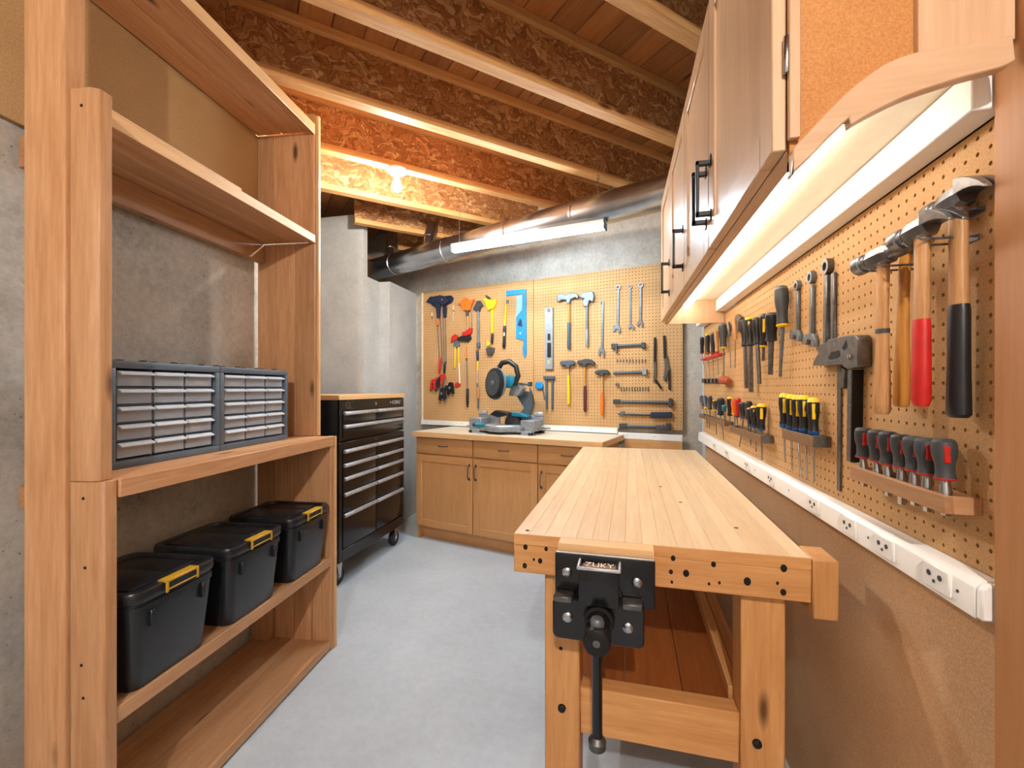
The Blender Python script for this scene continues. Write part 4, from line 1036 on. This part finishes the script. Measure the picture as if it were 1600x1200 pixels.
def rack(label, Z, tl, tr, br, off, mat, mats2, name='tool_rack', th=.004):
    """strip rack: front strip from tl to tr, foot at br, all on the plane off in front of the wall"""
    u0, z0 = RW.uz(*Z(*tl), off); u1, z1 = RW.uz(*Z(*tr), off); u2, z2 = RW.uz(*Z(*br), off)
    zt = z1; zb = z2
    o = thing(name, label, 'tool rack', RW.w(u0, zb), RW.ang)
    w, h = u1-u0, zt-zb
    bx(0, -off, 0, w, -off+th, h).build('front_strip', mat, o, bevel=.0008)
    bx(0, -.004, 0, w, -.0005, h).build('back_strip', mat, o, bevel=.0008)
    for x in (0, w-th): bx(x, -off+th, 0, x+th, -.004, h).build('end_plate', mats2, o, bevel=.0008)
    return o, u0, u1, zb, zt
KY = ('black_plastic', 'yellow', 'driverblue', 'chrome')
# rack of five
rk, u0, u1, zb, zt = rack('steel strip rack holding five yellow topped screwdrivers', ZD, (872, 668), (1165, 748), (1165, 855), .045, 'bakelite', 'darksteel')
five = [((893, 335), (893, 672), (905, 1000)), ((962, 345), (960, 695), (972, 1080)), ((1020, 352), (1020, 715), (1055, 1135)), ((1082, 352), (1090, 722), (1118, 1172)), ((1172, 378), (1178, 745), (1182, 1182))]
for k, (a, b, c) in enumerate(five):
    driver(('yellow topped screwdriver at the rack end away from the square', 'yellow topped screwdriver inside the rack of five', 'yellow topped screwdriver inside the rack of five', 'yellow topped screwdriver inside the rack of five', 'yellow topped screwdriver at the rack end beside the dark square')[k], ZD, a, b, c, .0158, KY, .0030, .023, stripe='yellow', cap=.16, collar=.2, group='rack of five screwdrivers')
# chisel rack
rk, u0, u1, zb, zt = rack('wooden rack holding seven red and black chisels', ZG, (150, 482), (935, 728), (935, 872), .05, 'fir_x', 'fir_y', th=.012)
sev = [((265, 150), (262, 405), (268, 520), 640), ((375, 168), (375, 435), (380, 545), 640), ((468, 182), (465, 462), (470, 575), 720), ((572, 205), (582, 492), (582, 610), 790), ((680, 222), (688, 520), (690, 645), 800), ((783, 235), (795, 550), (795, 672), 850), ((930, 240), (945, 592), (950, 715), 885)]
for k, (a, b, c, e) in enumerate(sev):
    t = driver('red and black chisel at the rack end next to the dark square' if k == 0 else 'fattest red and black chisel at the rack end by the post' if k == 6 else 'red and black chisel inside the wooden rack of seven', ZG, a, b, (c[0], e), .0168, ('gripgrey', 'gripgrey', 'red', 'chrome'), .0052, .029, cap=.12, collar=.10, stripe='red', group='seven chisels', name='chisel', cat='chisel', flat_=True)
    t.lathe('bolster', 'chrome', b, c, [(0, .0062), (.5, .0078), (1, .0086)], .029)
# far rack with mixed drivers
rk, u0, u1, zb, zt = rack('long narrow strip rack crowded with mixed small screwdrivers', ZI, (545, 650), (1030, 805), (1030, 925), .045, 'bakelite', 'darksteel')
rk2, v0, v1, yb, yt = rack('narrow strip rack at the far end of the pegboard', ZI, (75, 455), (470, 590), (470, 660), .042, 'bakelite', 'bakelite')
mix = [((108, 190), (130, 380), (150, 500), .013, 'gripgrey', 'gripgrey', 'orange', 'all dark grey screwdriver with orange collar in the far rack'),
       ((160, 190), (180, 390), (205, 680), .014, 'greyblue', 'gripgrey', 'yellow', 'blue grey screwdriver with yellow collar in the far rack'),
       ((240, 185), (245, 400), (235, 690), .014, 'gripgrey', 'steel', 'gripgrey', 'grey screwdriver with steel cap in the far rack'),
       ((315, 255), (330, 425), (345, 790), .013, 'black_plastic', 'yellow', 'yellow', 'black and yellow screwdriver in the far rack'),
       ((410, 215), (410, 490), (460, 870), .019, 'navy', 'gripgrey', 'black_plastic', 'fat navy handled screwdriver at the end of the far rack'),
       ((470, 335), (460, 420), (470, 600), .013, 'teal', 'teal', 'gripgrey', 'stubby teal screwdriver beside the navy one'),
       ((555, 200), (555, 500), (560, 640), .014, 'black_plastic', 'yellow', 'black_plastic', 'yellow capped black screwdriver, tallest in the crowded rack'),
       ((620, 235), (622, 480), (640, 700), .014, 'orange', 'red', 'yellow', 'orange handled screwdriver with red cap'),
       ((690, 225), (665, 520), (680, 700), .012, 'red', 'red', 'greyblue', 'red handled screwdriver in the crowded rack'),
       ((745, 290), (765, 540), (705, 980), .015, 'black_plastic', 'gripgrey', 'greyblue', 'plain black screwdriver in the crowded rack'),
       ((850, 270), (835, 560), (850, 800), .015, 'gripgrey', 'black_plastic', 'red', 'flat topped grey screwdriver with red collar'),
       ((860, 370), (880, 660), (880, 960), .012, 'black_plastic', 'handle_wood', 'greyblue', 'black screwdriver with tan cap in the crowded rack'),
       ((932, 340), (945, 690), (965, 1060), .0145, 'black_plastic', 'yellow', 'driverblue', 'yellow topped screwdriver second from the rack end'),
       ((1050, 310), (1040, 730), (1060, 1190), .0175, 'black_plastic', 'yellow', 'driverblue', 'large yellow topped screwdriver at the end of the crowded rack')]
for (a, b, c, r, m1, m2, m3, lab) in mix:
    driver(lab, ZI, a, b, c, r, (m1, m2, m3, 'steel'), .0028, .0225, cap=.14, collar=.14, stripe=('yellow' if m2 == 'yellow' and r > .014 else None))
# upper far cluster
rk3, a0, a1, ab, at_ = rack('small red strip holding four thin screwdrivers', ZH, (40, 640), (270, 615), (270, 640), .036, 'red', 'red', th=.003)
for (a, b, c, r, m1, m2, lab) in (((60, 400), (60, 625), (120, 940), .014, 'black_plastic', 'gripgrey', 'thin screwdriver with plain black handle in the red strip'), ((130, 360), (138, 630), (165, 940), .015, 'black_plastic', 'yellow', 'thin screwdriver with black and yellow handle in the red strip'),
                             ((205, 335), (205, 630), (215, 930), .014, 'navy', 'handle_wood', 'thin screwdriver with navy handle and tan cap in the red strip'), ((252, 320), (262, 615), (280, 900), .013, 'handle_wood', 'handle_wood', 'thin screwdriver with wooden handle in the red strip')):
    driver(lab, ZH, a, b, c, r, (m1, m2, 'red', 'steel'), .0022, .02)
driver('fat black screwdriver with yellow collar beside the red strip', ZH, (335, 220), (345, 560), (352, 880), .021, ('gripgrey', 'steel', 'yellow', 'steel'), .004, .024)
t = Tool(RW, ZH, 'socket_rail', 'small dark socket rail with amber red knob', 'socket set', (240, 970))
t.rect('rail', 'gripgrey', 65, 955, 290, 1015, .001, .012, .002)
for k in range(4): t.lathe('socket', 'darksteel', (90+48*k, 960), (90+48*k, 1010), [(0, .008), (1, .0095)], .020)
t.lathe('knob', 'amber_red', (300, 975), (415, 985), [(0, .010), (.3, .021), (.7, .021), (1, .010)], .024); t.rod('stem', 'chrome', (345, 870), (345, 950), .006, .024)
for (x, y0, y1, y2, lab) in ((425, 200, 390, 820, 'slim steel pick with hooked head'), (505, 160, 440, 815, 'slim pick with wooden ferrule')):
    t = Tool(RW, ZH, 'pick', lab, 'pick', (x, y0)); t.lathe('head', 'darksteel' if x < 500 else 'handle_wood', (x-10, y0), (x, y1), [(0, .005), (.3, .012), (.7, .008), (1, .005)], .014); t.rod('blade', 'steel', (x, y1), (x-2 if x > 500 else x+18, y2), .002, .014)
t = Tool(RW, ZH, 'hook_tool', 'grey steel hook tool next to the picks', 'hook', (555, 110)); t.poly('hook', 'darksteel', [(520, 110), (545, 95), (605, 135), (570, 200), (555, 330), (535, 320), (540, 200), (515, 160)], .001, .014, .002)
CY = 'black_plastic'
driver('long file with black handle, far side of the yellow flashed one', ZH, (615, 165), (635, 525), (655, 1085), .016, (CY, 'gripgrey', 'gripgrey', 'darksteel'), .0078, .02, flat_=True, name='file', cat='file')
driver('long file with black handle and yellow flash', ZH, (690, 140), (705, 520), (715, 1135), .018, (CY, 'yellow', 'gripgrey', 'darksteel'), .0088, .024, stripe='yellow', flat_=True, name='file', cat='file')
driver('round rasp with plain black handle beside the yellow flashed file', ZH, (790, 140), (800, 500), (830, 1030), .017, (CY, 'gripgrey', 'gripgrey', 'darksteel'), .0085, .022, name='file', cat='file')
driver('slim file with dark handle and thin yellow line', ZH, (890, 90), (880, 540), (875, 720), .015, (CY, 'gripgrey', 'yellow', 'darksteel'), .005, .018, stripe='yellow', flat_=True, name='file', cat='file')
driver('wide handled black rasp with pale edge', ZH, (1000, 70), (985, 460), (975, 905), .022, (CY, 'gripgrey', 'gripgrey', 'darksteel'), .0095, .026, name='file', cat='file')
driver('large black screwdriver with yellow collar beside the smallest wrench', ZC, (865, 290), (880, 685), (855, 1160), .0215, ('gripgrey', 'steel', 'yellow', 'steel'), .006, .026, collar=.1)
GW = 'combination wrenches on the bench wall'
combo('smallest steel combination wrench beside the large screwdriver', ZC, (1022, 285), .016, (1028, 340), (1025, 720), .014, fork(1010, 710, 85, 110), 'steel', RW, .009, GW)
combo('middle steel combination wrench between a smaller and a larger one', ZC, (1155, 205), .0185, (1165, 280), (1160, 760), .017, fork(1150, 745, 105, 130), 'steel', RW, .010, GW)
combo('largest dark steel combination wrench beside the grey square', ZC, (1310, 100), .021, (1310, 180), (1300, 850), .020, fork(1300, 840, 100, 120), 'darksteel', RW, .012, GW)
t = Tool(RW, ZC, 'flat_bar', 'flat dark steel bar hung beside the largest wrench', 'bar', (1375, 300)); t.bar('bar', 'darksteel', (1372, 160), (1368, 860), .017, .017, .001, .010, .002)
# squares
t = Tool(RW, ZF, 'combination_square', 'dark steel combination square with long drilled blade', 'square', (250, 350))
t.poly('head', 'darksteel', [(85, 430), (95, 390), (150, 305), (200, 240), (340, 205), (415, 205), (430, 235), (428, 440), (345, 455), (300, 420), (180, 430)], .002, .030, .002)
t.poly('window', 'hole_dark', [(165, 375), (190, 330), (245, 318), (255, 355), (235, 372), (185, 385)], .026, .0306, 0); t.poly('slot', 'hole_dark', [(268, 300), (300, 240), (306, 290), (285, 318)], .026, .0306, 0)
t.bar('blade', 'darksteel', (245, 420), (240, 1350), .020, .016, .001, .005, .0006)
t.lathe('lock_screw', 'chrome', (318, 350), (322, 378), [(0, .006), (1, .006)], .031)
t.bar('scale_line', 'steel', (115, 395), (270, 392), .002, .002, .030, .031, 0)
t.poly('brace', 'darksteel', [(270, 440), (300, 460), (285, 600), (262, 590)], .001, .010, .001)
t = Tool(RW, ZF, 'try_square', 'dark steel try square stock with riveted edge beside the hammers', 'square', (350, 700))
t.bar('stock', 'darksteel', (345, 460), (335, 1140), .026, .024, .008, .022, .002); t.bar('edge', 'blackiron', (375, 460), (365, 1140), .006, .006, .001, .024, .001)
for y in (500, 720, 1080): t.lathe('rivet', 'steel', (322, y), (326, y+14), [(0, .0025), (1, .0025)], .0225)
# ------------------------------------------------ big hammers
def big_hammer(label, Z, grip_top, grip_bot, segs, hl, hr, hmat, claw, yaw, off=.034, hs=1.0):
    """head built along its own axis, yawed out of the wall; handle straight down"""
    t = Tool(RW, Z, 'hammer', label, 'hammer', grip_top, None)
    for part, mat, a, b, pr in segs: t.lathe(part, mat, a, b, pr, off, sx=.75, n=18)
    A = t.p(*grip_top, off=off)
    c = Vector((A[0], -off, A[1])); ax = Vector((-math.cos(yaw), -math.sin(yaw), -.06)).normalized()     # toward the striking face
    s = hs
    MB().lathe([(.044*s, .0165*s), (.046*s, .0185*s), (.062*s, .0190*s), (.065*s, .0170*s)], c, ax, 22).build('face', 'hammersteel', t.o)
    MB().lathe([(.030*s, .0170*s), (.036*s, .0150*s), (.045*s, .0150*s)], c, ax, 20).build('neck', hmat, t.o)
    MB().lathe([(-.020*s, .0165*s), (-.012*s, .0205*s), (.014*s, .0205*s), (.026*s, .0195*s), (.032*s, .0165*s)], c, ax, 8, .92).build('cheek', hmat, t.o)
    h = thing('peg_hook', 'thin steel peg hook under the head of the hammer with '+' '.join(label.split()[-3:]), 'hook', t.o.location, RW.ang, 'hammer hooks')
    bx(c.x-.021, -.002, c.z-.030*s, c.x+.021, -.0002, c.z-.021*s).build('plate', 'steel', h)
    for q in (-1, 1): MB().tube([(c.x+q*.0185, -.001, c.z-.024*s), (c.x+q*.0185, -off-.012, c.z-.024*s), (c.x+q*.0185, -off-.018, c.z-.018*s)], .002, 8).build('prong', 'steel', h)
    if claw:
        up = Vector((0, 0, 1)); rt = ax.cross(up).normalized()
        for sg in (-1, 1):
            pts = []
            for k in range(7):
                f = k/6.0; base = c-ax*(.015+.058*f)*s+up*(.012-.026*f*f)*s+rt*sg*(.0062+.0035*f)*s
                hh = (.011*(1-f)+.0022)*s; ww = (.0065*(1-f)+.0045)*s
                pts.append([tuple(base+rt*ww+up*hh), tuple(base-rt*ww+up*hh), tuple(base-rt*ww-up*hh), tuple(base+rt*ww-up*hh)])
            MB().loft(pts).build('claw', hmat, t.o, bevel=.0008)
    else:
        MB().lathe([(-.055*s, .004*s), (-.052*s, .010*s), (-.044*s, .0145*s), (-.034*s, .0150*s), (-.020*s, .0140*s)], c, ax, 18).build('peen', hmat, t.o)
    return t
def hp(r): return [(f, v*r) for f, v in HANDLE]
big_hammer('ball peen hammer with worn wooden handle taped with a dark band', ZE, (430, 690), None, [('handle', 'handle_wood', (428, 690), (415, 2010), hp(.0158)), ('tape_band', 'gripgrey', (421, 1300), (420, 1335), [(0, .0138), (1, .0142)])], 0, 0, 'hammersteel', False, .20, off=.062, hs=1.0)
T2 = big_hammer('small headed hammer with amber varnished wooden handle', ZE, (605, 560), None, [('handle', 'handle_amber', (608, 560), (575, 1950), hp(.0155))], 0, 0, 'darksteel', False, .05, off=.022, hs=.80)
big_hammer('claw hammer with wooden neck and glossy red grip', ZE, (755, 465), None, [('neck', 'handle_wood', (755, 465), (745, 1230), [(0, .0138), (.5, .0125), (1, .0132)]), ('grip', 'red', (746, 1222), (742, 1945), [(0, .0138), (.1, .0150), (.6, .0158), (.93, .0165), (1, .012)])], 0, 0, 'hammersteel', True, .10, off=.063, hs=.95)
big_hammer('largest claw hammer with wooden neck and ribbed black rubber grip', ZE, (1050, 215), None, [('neck', 'handle_wood', (1050, 215), (1058, 1110), [(0, .0150), (.5, .0142), (1, .0150)]), ('grip', 'black_plastic', (1058, 1100), (1055, 2040), [(0, .0155), (.05, .0168), (.5, .0172), (.85, .0185), (.97, .019), (1, .014)])], 0, 0, 'hammersteel', True, .02, off=.0225, hs=1.0)
# ================================================================ MITRE SAW (on the worktop)
sc = BW.uz(790, 672, .34)
MS = thing('mitre_saw', 'teal and silver sliding mitre saw on the pale worktop', 'saw', BW.w(sc[0], .9005, .33), BW.ang)
# base with feet
MB().prism([(p[0], p[1]) for p in rrect(.50, .24, .03, 0, 4, .0, .02)], .018, .060, 'xy').build('base', 'castalu', MS, bevel=.003)
for (x, y) in ((-.235, -.085), (.235, -.085), (-.235, .12), (.235, .12)):
    bx(x-.045, y-.03, 0, x+.045, y+.03, .03).build('foot', 'castalu', MS, bevel=.004)
    bx(x-.050 if x < 0 else x+.02, y-.034, .0, x-.02 if x < 0 else x+.05, y+.0, .02).build('foot_pad', 'rubber', MS, bevel=.002)
MB().lathe([(0, .155), (.004, .16), (.040, .16), (.045, .156)], (0, -.02, .024), (0, 0, 1), 40).build('turntable', 'alu', MS)
MB().prism([(-.15, -.10), (-.05, -.19), (.05, -.19), (.15, -.10)], .022, .066, 'xy').build('kerf_arm', 'castalu', MS, bevel=.004)
for s in (-1, 1):
    bx(s*.10, .055, .066, s*.30, .085, .140).build('fence', 'castalu', MS, bevel=.004)
    bx(s*.22, .050, .140, s*.30, .080, .172).build('upper_fence', 'alu', MS, bevel=.006)
    MB().tube([(s*.24, -.03, .045), (s*.36, -.03, .045), (s*.36, .06, .045), (s*.24, .06, .045)], .005, 8).build('extension_bar', 'chrome', MS)
bx(-.295, -.10, .028, -.18, .05, .118).build('side_table', 'castalu', MS, bevel=.004)
bx(.18, -.10, .028, .295, .05, .112).build('side_table', 'castalu', MS, bevel=.004)
MB().lathe([(0, .010), (.006, .016), (.05, .021), (.078, .018), (.085, .010)], (-.105, -.165, .070), (-.6, -.7, .05), 16).build('mitre_knob', 'teal', MS)
MB().lathe([(0, .014), (.014, .015)], (-.158, -.226, .074), (-.6, -.7, .05), 14).build('knob_end', 'navy', MS)
# column and arm
MB().prism([(.06, .06), (.16, .06), (.20, .22), (.175, .33), (.09, .345), (.06, .30), (.13, .20), (.06, .13)], .06, .11, 'xz').build('pivot_arm', 'greyblue', MS, bevel=.006)
MB().prism([(-.02, .068), (.13, .068), (.10, .14), (.04, .165), (-.01, .12)], .0, .09, 'xz').build('pivot_base', 'gripgrey', MS, bevel=.006)
MB().prism([(-.10, .150), (-.05, .185), (.06, .170), (.07, .150), (-.02, .128)], -.10, -.02, 'xz').build('dust_chute', 'black_plastic', MS, bevel=.005)
MB().prism([(.03, .168), (.13, .165), (.21, .140), (.20, .128), (.06, .140)], -.03, .05, 'xz').build('rear_cover', 'teal', MS, bevel=.004)
# blade, guard and motor share a tilted axle
cB = Vector((-.075, -.06, .400)); axB = Vector((-.45, -.89, .05)).normalized()
MB().lathe([(-.014, .105), (-.012, .124), (.012, .124), (.016, .112), (.018, .05)], cB, axB, 40).build('blade_guard', 'black_plastic', MS)
MB().lathe([(.018, .100), (.0195, .100)], cB, axB, 36).build('saw_blade', 'gripgrey', MS)
MB().lathe([(.0195, .024), (.024, .024), (.028, .012)], cB, axB, 20).build('arbor', 'steel', MS)
MB().lathe([(-.030, .125), (-.016, .133), (-.012, .133), (-.011, .120)], cB, axB, 40).build('guard_rim', 'castalu', MS)
MB().lathe([(-.15, .028), (-.145, .038), (-.08, .045), (-.035, .050), (-.03, .045)], cB+Vector((.03, .01, .02)), Vector((-.80, -.60, .05)), 24).build('motor', 'teal', MS)
MB().prism([(-.02, .37), (.06, .36), (.10, .41), (.095, .455), (.05, .47), (-.01, .43)], -.045, .02, 'xz').build('motor_housing', 'teal', MS, bevel=.008, seg=2)
MB().prism([(.02, .30), (.11, .30), (.15, .36), (.10, .40), (.04, .37)], .0, .075, 'xz').build('gearbox', 'castalu', MS, bevel=.006)
MB().tube([(.09, -.02, .39), (.125, -.03, .46), (.105, -.03, .535), (.05, -.04, .575), (-.01, -.05, .565), (-.035, -.05, .53)], .021, 12).build('handle', 'black_plastic', MS)
MB().tube([(.10, .02, .395), (.20, .02, .392)], .011, 10).build('slide_rail', 'chrome', MS)
bx(.195, .0, .375, .215, .045, .412).build('rail_stop', 'gripgrey', MS, bevel=.003)
